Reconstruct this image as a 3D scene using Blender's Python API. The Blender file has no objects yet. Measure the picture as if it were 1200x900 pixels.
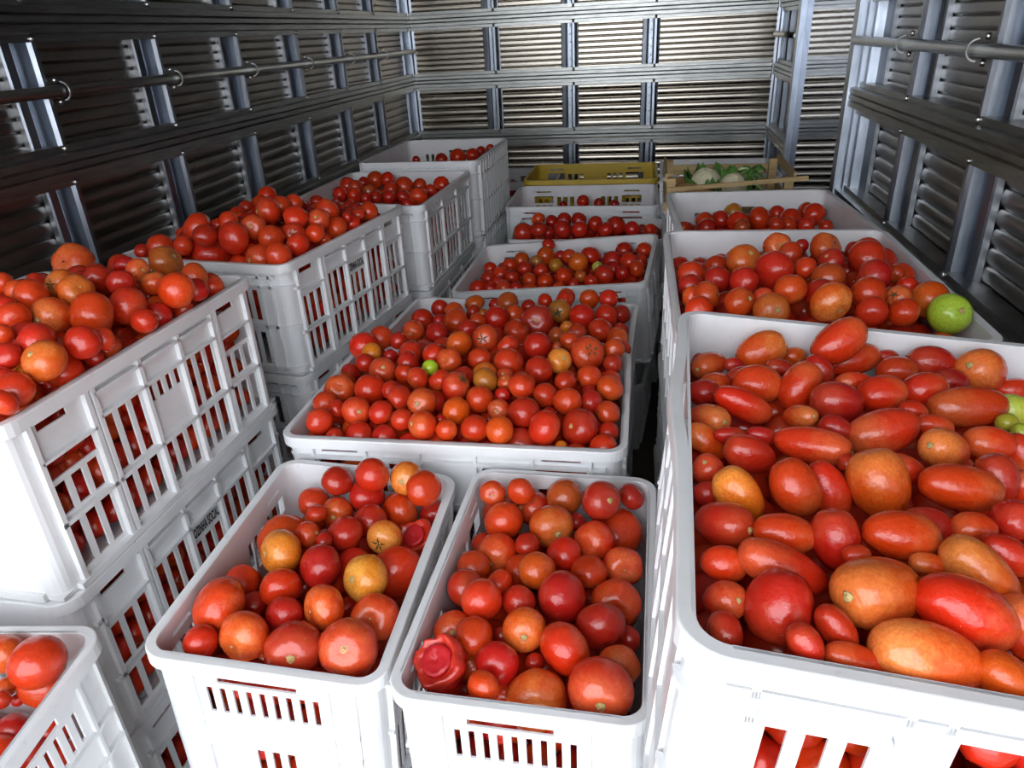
import bpy, bmesh, math, random
import numpy as np
from mathutils import Vector, Matrix, Quaternion, noise

# ------------------------------------------------------------------ camera, light, exposure
scene = bpy.context.scene
C = scene.collection
EYE = 1.24                                    # height of the camera above the load floor
cd = bpy.data.cameras.new('camera'); cam = bpy.data.objects.new('camera', cd); C.objects.link(cam)
cd.sensor_width = 36.0; cd.lens = 837.4 / 1200 * 36.0; cd.clip_start = 0.02
cam.matrix_world = Matrix(((0.98280965, -0.03706093, 0.18086368, 0.0),
                           (0.17842303, 0.44238415, -0.87889788, 0.0),
                           (-0.04743845, 0.89605957, 0.44139194, EYE),
                           (0, 0, 0, 1)))
scene.camera = cam
world = bpy.data.worlds.new('daylight'); scene.world = world; world.use_nodes = True
bgn = world.node_tree.nodes['Background']
bgn.inputs[0].default_value = (0.87, 0.93, 1.0, 1); bgn.inputs[1].default_value = 3.0
scene.view_settings.view_transform = 'Standard'; scene.view_settings.look = 'None'
scene.view_settings.gamma = 1.0; scene.view_settings.use_curve_mapping = False
scene.view_settings.exposure = 0.93
scene.cycles.use_denoising = True
scene.cycles.max_bounces = 10; scene.cycles.diffuse_bounces = 5; scene.cycles.glossy_bounces = 6
random.seed(7)

# ------------------------------------------------------------------ helpers
class MB:
    def __init__(s): s.v = []; s.f = []; s.m = []; s.sm = []
    def quad(s, pts, m=0, smooth=False):
        b = len(s.v); s.v += [tuple(p) for p in pts]; s.f.append(tuple(range(b, b + len(pts)))); s.m.append(m); s.sm.append(smooth)
    def box(s, x0, x1, y0, y1, z0, z1, xf=None, m=0):
        c = [(x0,y0,z0),(x1,y0,z0),(x1,y1,z0),(x0,y1,z0),(x0,y0,z1),(x1,y0,z1),(x1,y1,z1),(x0,y1,z1)]
        if xf: c = [xf(*p) for p in c]
        b = len(s.v); s.v += c
        for q in ((3,2,1,0),(4,5,6,7),(0,1,5,4),(1,2,6,5),(2,3,7,6),(3,0,4,7)):
            s.f.append(tuple(b + i for i in q)); s.m.append(m); s.sm.append(False)
    def sweep(s, prof, path_pts, closed_path=False, closed_prof=True, m=0, smooth=False, caps=True):
        """prof: list of profile rows per path station (already xyz)."""
        n = len(path_pts[0]); b = len(s.v)
        for st in path_pts: s.v += [tuple(p) for p in st]
        k = len(path_pts)
        for i in range(k if closed_path else k - 1):
            j = (i + 1) % k
            for a in range(n if closed_prof else n - 1):
                c = (a + 1) % n
                s.f.append((b+i*n+a, b+i*n+c, b+j*n+c, b+j*n+a)); s.m.append(m); s.sm.append(smooth)
        if caps and not closed_path and closed_prof:
            s.f.append(tuple(b + a for a in range(n))[::-1]); s.m.append(m); s.sm.append(False)
            s.f.append(tuple(b + (k-1)*n + a for a in range(n))); s.m.append(m); s.sm.append(False)
    def tube(s, p0, p1, r, seg=12, m=0):
        p0 = Vector(p0); p1 = Vector(p1); d = (p1 - p0).normalized()
        u = d.orthogonal().normalized(); w = d.cross(u)
        rows = [[p + (u*math.cos(a) + w*math.sin(a))*r for a in [2*math.pi*i/seg for i in range(seg)]] for p in (p0, p1)]
        s.sweep(None, rows, smooth=True, m=m)
    def mesh(s, name, weld=False):
        me = bpy.data.meshes.new(name); me.from_pydata(s.v, [], s.f)
        if any(s.m): me.polygons.foreach_set('material_index', s.m)
        me.polygons.foreach_set('use_smooth', s.sm)
        bm = bmesh.new(); bm.from_mesh(me)
        if weld: bmesh.ops.remove_doubles(bm, verts=bm.verts, dist=1e-5)
        bmesh.ops.recalc_face_normals(bm, faces=bm.faces); bm.to_mesh(me); bm.free()
        return me
def obj(name, me, mats, parent=None):
    if isinstance(me, MB): me = me.mesh(name)
    o = bpy.data.objects.new(name, me); C.objects.link(o)
    if mats is not None and len(me.materials) == 0:
        for m in (mats if isinstance(mats, (list, tuple)) else [mats]): me.materials.append(m)
    if parent is not None: o.parent = parent
    return o
def empty(name, loc=(0,0,0), rot=(0,0,0)):
    o = bpy.data.objects.new(name, None); C.objects.link(o); o.location = loc; o.rotation_euler = rot
    o.empty_display_size = .05
    return o
def tag(o, label=None, cat=None, group=None, kind=None):
    if label: o['label'] = label
    if cat: o['category'] = cat
    if group: o['group'] = group
    if kind: o['kind'] = kind
    return o

# ------------------------------------------------------------------ materials
def new_mat(name):
    m = bpy.data.materials.new(name); m.use_nodes = True
    nt = m.node_tree; b = nt.nodes['Principled BSDF']
    return m, nt, b
def N(nt, t, **kw):
    n = nt.nodes.new(t)
    for k, v in kw.items(): setattr(n, k, v)
    return n
def ramp(nt, fac, stops):
    r = N(nt, 'ShaderNodeValToRGB'); e = r.color_ramp.elements
    while len(e) < len(stops): e.new(.5)
    for i, (p, c) in enumerate(stops): e[i].position = p; e[i].color = c if len(c) == 4 else (*c, 1)
    nt.links.new(fac, r.inputs[0]); return r.outputs[0]
def mixc(nt, fac, a, b, mode='MIX'):
    n = N(nt, 'ShaderNodeMix', data_type='RGBA', blend_type=mode)
    for s, v in ((n.inputs[0], fac), (n.inputs[6], a), (n.inputs[7], b)):
        if hasattr(v, 'links'): nt.links.new(v, s)
        else: s.default_value = v if isinstance(v, (int, float)) else ((*v, 1) if len(v) == 3 else v)
    return n.outputs[2]
def noise_n(nt, scale, detail=4, rough=.55, vec=None, dist=0):
    n = N(nt, 'ShaderNodeTexNoise'); n.inputs['Scale'].default_value = scale; n.inputs['Detail'].default_value = detail
    n.inputs['Roughness'].default_value = rough; n.inputs['Distortion'].default_value = dist
    if vec is not None: nt.links.new(vec, n.inputs['Vector'])
    return n.outputs[0]
def coords(nt, kind='Object', scale=None):
    t = N(nt, 'ShaderNodeTexCoord')
    if scale is None: return t.outputs[kind]
    mp = N(nt, 'ShaderNodeMapping'); mp.inputs['Scale'].default_value = scale
    nt.links.new(t.outputs[kind], mp.inputs[0]); return mp.outputs[0]
def bump(nt, b, h, strength=.2, dist=.002):
    n = N(nt, 'ShaderNodeBump'); n.inputs['Strength'].default_value = strength; n.inputs['Distance'].default_value = dist
    nt.links.new(h, n.inputs['Height']); nt.links.new(n.outputs[0], b.inputs['Normal'])

def plastic(name, col, dirt=.5, rough=.38):
    m, nt, b = new_mat(name)
    g = N(nt, 'ShaderNodeNewGeometry').outputs['Position']
    n1 = noise_n(nt, 9, 5, .6, g); n2 = noise_n(nt, 70, 3, .6, g)
    d1 = ramp(nt, n1, [(.50, (0,0,0)), (.78, (1,1,1))]); d2 = ramp(nt, n2, [(.66, (0,0,0)), (.76, (1,1,1))])
    c = mixc(nt, d1, col, tuple(x*y for x, y in zip(col, (.86,.85,.83))))
    mu = N(nt, 'ShaderNodeMath', operation='MULTIPLY'); nt.links.new(d2, mu.inputs[0]); mu.inputs[1].default_value = dirt
    c = mixc(nt, mu.outputs[0], c, tuple(x*y for x, y in zip(col, (.55,.48,.40))))
    nt.links.new(c, b.inputs['Base Color']); b.inputs['Roughness'].default_value = rough
    b.inputs['Subsurface Weight'].default_value = 0.0
    bump(nt, b, noise_n(nt, 160, 2, .5, g), .05, .001)
    return m
M_WHITE = plastic('white_plastic', (.78, .78, .79), .25)
M_YELLOW = plastic('yellow_plastic', (.60, .40, .03), .35)

def metal(name, col, rough, streak=(1, 1, 1), bstr=.15, dark=.7, metallic=1.0):
    m, nt, b = new_mat(name)
    v = coords(nt, 'Object', streak)
    n1 = noise_n(nt, 7, 6, .62, v)
    c = mixc(nt, ramp(nt, n1, [(.35, (0,0,0)), (.7, (1,1,1))]), tuple(x*dark for x in col), col)
    nt.links.new(c, b.inputs['Base Color']); b.inputs['Metallic'].default_value = metallic
    r = N(nt, 'ShaderNodeMapRange'); nt.links.new(noise_n(nt, 22, 4, .6, v), r.inputs[0])
    r.inputs[3].default_value = rough * .75; r.inputs[4].default_value = rough * 1.35
    nt.links.new(r.outputs[0], b.inputs['Roughness'])
    bump(nt, b, n1, bstr, .004)
    return m
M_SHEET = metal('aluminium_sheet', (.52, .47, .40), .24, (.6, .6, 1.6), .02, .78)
M_SIDE = metal('shaded_side_sheet', (.42, .38, .335), .30, (.6, .6, 1.6), .02, .75)  # wall sheet copy; the darker colour stands in for shade on the side walls
M_STUD = metal('galvanised_steel', (.44, .48, .55), .33, (6, 6, 1.5), .08, .72)
M_RAIL = metal('rail_aluminium', (.46, .46, .44), .30, (1.5, 1.5, 20), .08, .62)
M_DOOR = metal('polished_door_sheet', (.22, .25, .33), .05, (.8, .8, 1.6), .05, .85)
M_BOLT = metal('zinc_bolt', (.75, .75, .74), .3)
M_ROOF = metal('roof_sheet', (.55, .54, .52), .5, metallic=0.0)
def plain(name, col, rough=.6, var=.25, scale=14):
    m, nt, b = new_mat(name)
    n1 = noise_n(nt, scale, 5, .6, coords(nt, 'Object'))
    c = mixc(nt, n1, tuple(x*(1-var) for x in col), tuple(min(1, x*(1+var)) for x in col))
    nt.links.new(c, b.inputs['Base Color']); b.inputs['Roughness'].default_value = rough
    bump(nt, b, n1, .15, .003)
    return m
M_FLOOR = plain('worn_floor_boards', (.09, .075, .06), .7)
M_GROUND = plain('yard_concrete', (.42, .40, .37), .85)
def wood(name, col):
    m, nt, b = new_mat(name)
    v = coords(nt, 'Object', (4, 40, 40)); n1 = noise_n(nt, 3, 6, .6, v, 1.0)
    c = mixc(nt, ramp(nt, n1, [(.3, (0,0,0)), (.75, (1,1,1))]), tuple(x*.55 for x in col), col)
    nt.links.new(c, b.inputs['Base Color']); b.inputs['Roughness'].default_value = .75; bump(nt, b, n1, .25, .002)
    return m
M_WOOD = wood('raw_pine', (.62, .43, .20))
M_INK = plain('black_ink', (.012, .012, .014), .5, .1)

def tomato_mat(name, per_object=True):
    m, nt, b = new_mat(name)
    if per_object:
        oi = N(nt, 'ShaderNodeObjectInfo'); col = oi.outputs['Color']; amt = oi.outputs['Alpha']; rnd = oi.outputs['Random']
        tc = N(nt, 'ShaderNodeTexCoord').outputs['Object']
        add = N(nt, 'ShaderNodeVectorMath', operation='ADD'); nt.links.new(tc, add.inputs[0])
        sc = N(nt, 'ShaderNodeMath', operation='MULTIPLY'); nt.links.new(rnd, sc.inputs[0]); sc.inputs[1].default_value = 40
        cb = N(nt, 'ShaderNodeCombineXYZ'); nt.links.new(sc.outputs[0], cb.inputs[0]); nt.links.new(sc.outputs[0], cb.inputs[1])
        nt.links.new(cb.outputs[0], add.inputs[1]); vec = add.outputs[0]
        sx = N(nt, 'ShaderNodeSeparateXYZ'); nt.links.new(tc, sx.inputs[0])
        # pigment: paler shoulders towards the stem end and patches of slower ripening
        patch = noise_n(nt, 1.6, 2, .5, vec)
        sh = N(nt, 'ShaderNodeMath', operation='MULTIPLY_ADD'); nt.links.new(sx.outputs[2], sh.inputs[0]); sh.inputs[1].default_value = .45; nt.links.new(patch, sh.inputs[2])
        f = ramp(nt, sh.outputs[0], [(.45, (0,0,0)), (.95, (1,1,1))])
        mu = N(nt, 'ShaderNodeMath', operation='MULTIPLY'); nt.links.new(f, mu.inputs[0]); nt.links.new(amt, mu.inputs[1])
        hv = N(nt, 'ShaderNodeHueSaturation'); nt.links.new(col, hv.inputs['Color']); hv.inputs['Hue'].default_value = .522; hv.inputs['Value'].default_value = 1.15; hv.inputs['Saturation'].default_value = .95
        c = mixc(nt, mu.outputs[0], col, hv.outputs[0])
        fine = noise_n(nt, 9, 4, .6, vec)
        c = mixc(nt, ramp(nt, fine, [(.35, (.35,.35,.35)), (.65, (0,0,0))]), c, (.40, .016, .006), 'MIX')
        vo = N(nt, 'ShaderNodeTexVoronoi'); vo.inputs['Scale'].default_value = 5.0; nt.links.new(vec, vo.inputs['Vector'])
        sp = ramp(nt, vo.outputs['Distance'], [(.025, (1,1,1)), (.05, (0,0,0))])
        c = mixc(nt, sp, c, (.75, .60, .45))
    else:
        at = N(nt, 'ShaderNodeAttribute', attribute_name='tint'); col = at.outputs['Color']
        g = N(nt, 'ShaderNodeNewGeometry').outputs['Position']
        fine = noise_n(nt, 45, 4, .6, g)
        c = mixc(nt, ramp(nt, fine, [(.35, (.5,.5,.5)), (.65, (0,0,0))]), col, (.40, .016, .006))
        vec = g
    nt.links.new(c, b.inputs['Base Color'])
    b.inputs['Roughness'].default_value = .23; b.inputs['Specular IOR Level'].default_value = .5
    b.inputs['Coat Weight'].default_value = .15; b.inputs['Coat Roughness'].default_value = .07
    bump(nt, b, noise_n(nt, 3 if per_object else 60, 3, .5, vec), .10, .02 if per_object else .002)
    return m
M_TOM = tomato_mat('tomato_skin'); M_TOMS = tomato_mat('tomato_skin_many', False)
M_PULP = plain('crimson_pulp', (.50, .015, .02), .12, .5, 60)
M_SCAR = plain('dry_stem_scar', (.50, .36, .14), .7, .45, 300)
M_CALYX = plain('withered_calyx', (.045, .055, .012), .6, .5, 80)
M_LEAF = plain('cauliflower_leaf', (.10, .24, .045), .45, .5, 30)
M_PALE = plain('pale_leaf_rib', (.45, .52, .25), .5, .3, 30)
M_CURD = plain('cauliflower_curd', (.74, .68, .46), .6, .2, 60)
M_ROOT = plain('root_skin', (.45, .24, .09), .7, .4, 40)

# ------------------------------------------------------------------ the truck box
XL, XR, YB, Y0, ZT = -1.45, 0.69, 4.46, -0.75, EYE + 0.95   # sheet planes, rear edge, roof
XLF, XRF, YBF = -1.40, 0.637, 4.41                          # inner faces of the rails
def Z(z): return EYE + z                                    # heights are measured from the eye
SPLIT = Z(-.245)
def corr_profile():
    """rounded ribs with a narrow recessed joint between them"""
    pts = []; z = 0.0
    while z < ZT - .001:
        low = z < SPLIT; p, dep = (.040, .0040) if low else (.0285, .0022)
        for k in range(9):
            f = k/8
            if low: h = math.sin(math.pi*f)**.8
            else: e = abs(2*f-1); h = 1 - .16*e*e if e < .8 else (1 - .16*e*e)*(1 - (e-.8)/.2)
            pts.append((z + p*.90*f, dep*(h - 1)))
        pts += [(z + p*.92, -dep-.004), (z + p*.98, -dep-.004)]
        z += p
    return [(min(a, ZT), b) for a, b in pts]
PROF = corr_profile()
def sheet(name, A, B, nrm, mat):
    """corrugated sheet from A to B (xy), ribs recessed along -nrm"""
    mb = MB(); rows = []
    n = Vector(nrm)
    for P in (A, B): rows.append([(P[0] + n.x*d, P[1] + n.y*d, z) for z, d in PROF])
    mb.sweep(None, rows, closed_prof=False, smooth=True)
    back = -0.03
    mb.quad([(A[0]+n.x*back, A[1]+n.y*back, 0), (B[0]+n.x*back, B[1]+n.y*back, 0), (B[0]+n.x*back, B[1]+n.y*back, ZT), (A[0]+n.x*back, A[1]+n.y*back, ZT)])
    o = obj(name, mb, mat); o['kind'] = 'structure'; return o
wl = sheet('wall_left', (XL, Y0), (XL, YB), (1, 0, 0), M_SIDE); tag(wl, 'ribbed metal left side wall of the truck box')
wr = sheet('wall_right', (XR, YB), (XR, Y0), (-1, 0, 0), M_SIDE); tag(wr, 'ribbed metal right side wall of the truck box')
wb = sheet('wall_back', (XL, YB), (XR, YB), (0, -1, 0), M_SHEET); tag(wb, 'ribbed metal front bulkhead at the end of the truck box')
mb = MB(); mb.box(XL-.06, XR+.06, Y0, YB+.06, -.06, 0); fl = obj('floor', mb, M_FLOOR); tag(fl, 'dark worn load floor of the truck', kind='structure')
mb = MB(); mb.box(XL-.06, XR+.06, Y0, YB+.06, ZT, ZT+.04); ce = obj('ceiling', mb, M_ROOF); tag(ce, 'plain roof sheet of the truck box', kind='structure')
mb = MB(); mb.box(-14, 14, -16, Y0-.02, -1.15, -1.05); gr = obj('ground', mb, M_GROUND); tag(gr, 'pale concrete yard outside the open truck', kind='structure')

# frames: map (along, out-of-wall, height) to the world for each wall
FL = lambda s, n, z: (XL + n, s, z)
FR = lambda s, n, z: (XR - n, s, z)
FB = lambda s, n, z: (s, YB - n, z)
DL, DR, DB = XLF - XL, XR - XRF, YB - YBF
def add_rail(parent, F, s0, s1, zc, d, h=.047):
    prof = [(-h,0),(-h,d-.006),(-h+.016,d-.006),(-h+.019,d+.012),(-.013,d+.012),(-.010,d+.006),(-.006,d+.012),(.006,d+.012),(.010,d+.006),(.013,d+.012),(h-.019,d+.012),(h-.016,d-.006),(h,d-.006),(h,0)]
    mb = MB(); mb.sweep(None, [[F(s, n, zc + z) for z, n in prof] for s in (s0, s1)])
    return obj('rail', mb, M_RAIL, parent)
BOLT = {}
def add_bolt(parent, P, axis, r=.0065):
    k = (tuple(axis), r)
    if k not in BOLT:
        mb = MB(); a = Vector(axis); u = a.orthogonal().normalized(); w = a.cross(u)
        rows = [[a*h*r + (u*math.cos(t)+w*math.sin(t))*q*r for t in [i*math.pi/4 for i in range(8)]] for h, q in ((-.6,1),(.15,1),(.6,.75),(.85,.35))]
        mb.sweep(None, rows, smooth=True); me = mb.mesh('bolt'); me.materials.append(M_BOLT); BOLT[k] = me
    o = obj('bolt', BOLT[k], None, parent); o.location = P; return o
def add_stud(parent, F, s, d, z0, z1, sgn):
    """two folded strips with an open channel between; the flat wavy-edged strip faces the open end"""
    mb = MB()
    prof = [(-.048,0),(-.048,.014),(-.044,.018),(-.024,.022),(-.016,.018),(-.012,.003),(.008,.003),(.011,d-.014),(.018,d-.006),(.030,d-.006),(.038,d-.014),(.042,.012),(.048,.010),(.048,0)]
    mb.sweep(None, [[F(s + sgn*a, n, z) for a, n in prof] for z in (z0, z1)])
    return obj('stud', mb, M_STUD, parent)
def add_clamp(parent, F, s, n, z):
    mb = MB(); seg = 9; rows = []
    for i in range(seg + 1):
        t = math.pi * (i/seg - .5); q = .019
        c = Vector(F(s, n + q*math.cos(t), z + q*math.sin(t))); rad = Vector(F(s, n + (q+.003)*math.cos(t), z + (q+.003)*math.sin(t))) - c
        side = Vector(F(s + .003, n, z)) - Vector(F(s, n, z))
        rows.append([c - side, c - side + rad, c + side + rad, c + side])
    mb.sweep(None, rows); return obj('pipe_clamp', mb, M_BOLT, parent)
ZU, ZM, ZLo, ZP = Z(.078), Z(-.242), Z(-.565), Z(-.075)
left_studs = [1.105 + .4565*i for i in range(7)]; left_studs[-1] = 3.846
left_studs = [.66, 1.11, 1.568, 2.026, 2.475, 2.935, 3.39, 3.846]
right_studs = [.68, 1.16, 1.645, 2.115]
back_studs = [-.93, -.48, -.03]
def segs(z_list, lo, hi, h=.047):
    out = []; a = lo
    for z in z_list: out.append((a, z - h + .004)); a = z + h - .004
    out.append((a, hi)); return out
for s in left_studs:
    add_stud(wl, FL, s, DL, 0.0, ZT, 1)
for s in right_studs: add_stud(wr, FR, s, DR, 0.0, ZT, 1)
for s in (4.15, 3.93): add_stud(wr, FR, s, DR, 0.0, ZT, 1)
for s in back_studs: add_stud(wb, FB, s, DB, 0.0, ZT, 1)
for z in (ZU, ZM, ZLo):
    add_rail(wl, FL, Y0, YBF - .002, z, DL)
    add_rail(wb, FB, XLF + .002, XRF - .02, z, DB)
    add_rail(wr, FR, Y0, 2.70, z, DR); add_rail(wr, FR, 3.76, YBF - .02, z, DR)
add_rail(wl, FL, Y0, YBF, Z(.40), DL); add_rail(wb, FB, XLF, XRF, Z(.40), DB); add_rail(wr, FR, Y0, 2.70, Z(.40), DR)
for s in left_studs:
    for z in (ZU, ZM, ZLo):
        for k in (-.040, .040): add_bolt(wl, FL(s + .02, DL - .004, z + k), (1, 0, 0))
    if s > 1: add_clamp(wl, FL, s + .045, DL + .016, ZP); add_bolt(wl, FL(s + .045, DL + .002, ZP + .024), (1,0,0)); add_bolt(wl, FL(s + .045, DL + .002, ZP - .024), (1,0,0))
for s in right_studs:
    for z in (ZU, ZM, ZLo):
        for k in (-.040, .040): add_bolt(wr, FR(s + .02, DR - .004, z + k), (-1, 0, 0))
    add_clamp(wr, FR, s + .045, DR + .016, ZP); add_bolt(wr, FR(s + .045, DR + .002, ZP + .024), (-1,0,0)); add_bolt(wr, FR(s + .045, DR + .002, ZP - .024), (-1,0,0))
for s in back_studs:
    for i in range(26): add_bolt(wb, FB(s + .003, .006, Z(-.78) + i*.042), (0, -1, 0), .004)
def add_pipe(parent, F, s0, s1, n, z, r=.0135):
    mb = MB(); mb.tube(F(s0, n, z), F(s1, n, z), r, 14); return obj('pipe', mb, M_RAIL, parent)
add_pipe(wl, FL, Y0, YBF - .01, DL + .016, ZP); add_pipe(wr, FR, Y0, 2.66, DR + .016, ZP); add_pipe(wr, FR, 3.76, YBF, DR + .016, ZP)
# corner posts of the bulkhead
for X, sg in ((XL, 1), (XR, -1)):
    mb = MB(); pr = [(0,0),(.062,0),(.062,.012),(.050,.014),(.046,.034),(.034,.036),(.030,.016),(.016,.016),(.014,.080),(0,.082)]
    mb.sweep(None, [[(X + sg*a, YB - b, z) for a, b in pr] for z in (0, ZT)]); obj('corner_post', mb, M_STUD, wb)
# side door with its frame, set into the right wall
door = empty('door_1', (XR, 3.21, 0)); tag(door, 'smooth polished metal side door in the right wall', kind='structure')
def dchild(name, mb, mat):
    o = obj(name, mb, mat, door); o.matrix_parent_inverse = Matrix.Translation((-XR, -3.21, 0)); return o
mb = MB(); mb.box(XRF+.004, XRF+.020, 2.72, 3.70, 0, ZT); dchild('door_sheet', mb, M_DOOR)
for a, b in ((3.69, 3.755),):
    mb = MB(); mb.box(XRF-.022, XR, a, b, 0, ZT); dchild('door_frame', mb, M_STUD)
mb = MB(); mb.sweep(None, [[FR(a, n, z) for a, n in ((2.50,0),(2.50,.012),(2.575,.014),(2.58,.040),(2.595,.040),(2.60,.012),(2.625,.012),(2.63,.05),(2.645,.05),(2.65,.02),(2.665,.02),(2.67,DR+.018),(2.725,DR+.018),(2.725,0))] for z in (0, ZT)]); dchild('door_frame', mb, M_STUD)

# ------------------------------------------------------------------ plastic crates
T_W = .003
def panel(mb, L, H, holes, xf, t=T_W):
    us = sorted({0.0, L, *[h[0] for h in holes], *[h[1] for h in holes]}); vs = sorted({0.0, H, *[h[2] for h in holes], *[h[3] for h in holes]})
    us = [u for u in us if -1e-9 <= u <= L + 1e-9]; vs = [v for v in vs if -1e-9 <= v <= H + 1e-9]
    def solid(i, j):
        if i < 0 or j < 0 or i >= len(us)-1 or j >= len(vs)-1: return False
        a = (us[i]+us[i+1])/2; b = (vs[j]+vs[j+1])/2
        return not any(h[0] < a < h[1] and h[2] < b < h[3] for h in holes)
    for j in range(len(vs)-1):
        i = 0
        while i < len(us)-1:
            if not solid(i, j): i += 1; continue
            k = i
            while k+1 < len(us)-1 and solid(k+1, j): k += 1
            u0, u1, v0, v1 = us[i], us[k+1], vs[j], vs[j+1]
            mb.quad([xf(u0,v0,0), xf(u1,v0,0), xf(u1,v1,0), xf(u0,v1,0)]); mb.quad([xf(u0,v1,-t), xf(u1,v1,-t), xf(u1,v0,-t), xf(u0,v0,-t)])
            mb.quad([xf(u0,v0,0), xf(u0,v1,0), xf(u0,v1,-t), xf(u0,v0,-t)]); mb.quad([xf(u1,v0,-t), xf(u1,v1,-t), xf(u1,v1,0), xf(u1,v0,0)])
            i = k + 1
        for i in range(len(us)-1):
            if solid(i, j) and not solid(i, j-1): mb.quad([xf(us[i],vs[j],0), xf(us[i],vs[j],-t), xf(us[i+1],vs[j],-t), xf(us[i+1],vs[j],0)])
            if solid(i, j) and not solid(i, j+1): mb.quad([xf(us[i],vs[j+1],0), xf(us[i+1],vs[j+1],0), xf(us[i+1],vs[j+1],-t), xf(us[i],vs[j+1],-t)])
RC, INS = .026, .010
def slots(u0, u1, n, v0, v1, fill=.68):
    p = (u1-u0)/n; return [(u0+p*i+p*(1-fill)/2, u0+p*(i+1)-p*(1-fill)/2, v0, v1) for i in range(n)]
def design(kind, l, H):
    """holes (u0,u1,v0,v1) and outer ribs (u0,u1,v0,v1,depth); u runs over the whole outer length l, v down from the rim"""
    h = []; r = []; F = lambda f: f*l; V = lambda f: f*H
    ends = (INS + RC)
    if kind in ('S1', 'S2'):
        cells = [(.085,.235),(.270,.415),(.432,.575),(.590,.735),(.765,.915)]
        for k, (a, b) in enumerate(cells):
            a, b = F(a), F(b)
            if k in (0, 4):
                h.append((a+.012, b-.028, V(.095), V(.135)))
                if kind == 'S1': h.append((a, b, V(.285), V(.40))); h += slots(a, b, 3, V(.43), V(.60))
                else: h += slots(a, b, 3, V(.34), V(.61))
                h += slots(a, b, 3, V(.655), V(.93))
            elif k == 2:
                if kind == 'S1': h += slots(a, b, 4, V(.275), V(.375), .55); h += slots(a, b, 3, V(.655), V(.93))
                else: h += slots(a, b, 3, V(.40), V(.61)); h += slots(a, b, 3, V(.655), V(.93))
            else:
                h += slots(a, b, 3, V(.27), V(.61)); h += slots(a, b, 3, V(.655), V(.93))
        for f in (.078, .242, .262, .4235, .5825, .742, .758, .922): r.append((F(f)-.004, F(f)+.004, V(.02), V(.985), .008))
        r += [(F(.07), F(.93), V(.62), V(.645), .008), (ends, l-ends, V(.965), V(1.0), .010)]
        for a, b in ((.262,.4235),(.4235,.5825),(.5825,.742)): r.append((F(a), F(b), V(.235), V(.255), .008))
        for a, b in ((.262,.4235),(.4235,.5825),(.5825,.742)): r.append((F(a), F(b), V(.105), V(.125), .008))
        for a, b in ((.078,.242),(.758,.922)): r.append((F(a), F(b), V(.275), V(.29), .008))
        if kind == 'S2':
            for v in (.22, .62): r += [(ends, F(.078), V(v), V(v+.025), .008), (F(.922), l-ends, V(v), V(v+.025), .008)]
    elif kind == 'S3':
        h += slots(F(.09), F(.91), 13, V(.20), V(.58), .52); h += slots(F(.09), F(.91), 13, V(.64), V(.94), .52)
        h += [(F(f), F(f)+.016, V(.075), V(.115)) for f in (.22, .28, .34, .62, .68, .74)]
        for f in (.08, .36, .64, .92): r.append((F(f)-.004, F(f)+.004, V(.02), V(.985), .008))
        for v in (.17, .60, .955): r.append((ends, l-ends, V(v), V(v+.025), .009))
    elif kind == 'S4':
        for a, b in ((.10,.24),(.76,.90)): h += slots(F(a), F(b), 3, V(.64), V(.92), .5)
        h.append((F(.44), F(.56), V(.20), V(.30)))
        for f in (.07,.15,.23,.31,.39,.47,.55,.63,.71,.79,.87,.94): r.append((F(f)-.005, F(f)+.005, V(.02), V(.985), .013))
        for v in (.20, .58, .93): r.append((ends, l-ends, V(v), V(v+.03), .010))
    elif kind == 'S5':
        for a, b in ((.11,.25),(.75,.89)):
            h.append((F(a)+.01, F(b)-.01, .024, .030)); h.append((F(a), F(b), .046, .078)); h += slots(F(a), F(b), 3, .086, .112); h += slots(F(a), F(b), 3, .145, H-.02)
        for a, b in ((.27,.41),(.59,.73)): h += slots(F(a), F(b), 3, .050, .112); h += slots(F(a), F(b), 3, .145, H-.02)
        h += slots(F(.43), F(.57), 3, .145, H-.02)
        for f in (.10,.26,.42,.58,.74,.90): r.append((F(f)-.003, F(f)+.003, V(.02), V(.985), .008))
        for v in (.036, .126, H-.014): r.append((ends, l-ends, v, v+.006, .008))
    elif kind == 'S6':
        for f in (.07,.21,.36,.50,.64,.79,.93): r.append((F(f)-.003, F(f)+.003, V(.02), V(.985), .004))
        for v in (.62, .955): r.append((ends, l-ends, V(v), V(v+.022), .004))
        h += slots(F(.40), F(.60), 4, V(.70), V(.92), .4)
    elif kind == 'E1':
        h.append((F(.31), F(.64), .027, .043))
        h += slots(F(.24), F(.74), 9, .052, .098, .44); h += slots(F(.40), F(.60), 3, .165, .235, .5)
        for f in (.10, .21, .77, .89): r.append((F(f)-.0025, F(f)+.0025, .018, H-.01, .005))
        for v in (.104, .150, H-.014): r.append((ends, l-ends, v, v+.005, .006))
        for i in range(9): r.append((F(.22+.07*i)-.0015, F(.22+.07*i)+.0015, .012, .024, .003))
    elif kind == 'E3':
        h.append((F(.385), F(.575), .046, .076))
        for a, b in ((.20,.32),(.66,.78)): h += slots(F(a), F(b), 3, .062, .135, .56); h += slots(F(a), F(b), 3, .165, H-.025, .56)
        r.append((ends, l-ends, H-.012, H, .006))
    elif kind == 'E2':
        h.append((F(.385), F(.575), .046, .076))
        for a, b in ((.13,.295),(.655,.82)): h += slots(F(a), F(b), 3, .062, .135, .56); h += slots(F(a), F(b), 3, .165, H-.025, .56)
        h += slots(F(.385), F(.575), 3, .165, H-.025, .56)
        for f in (.055, .115, .31, .36, .60, .645, .835, .895, .95): r.append((F(f)-.003, F(f)+.003, .018, H-.006, .007))
        for v in (.026, .050, .145, H-.02): r.append((ends, l-ends, v, v+.007, .007))
        r = [q for q in r if not (q[2] == .050 and q[4] == .007)] + [(ends, F(.30), .050, .056, .007), (F(.66), l-ends, .050, .056, .007)]
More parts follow.
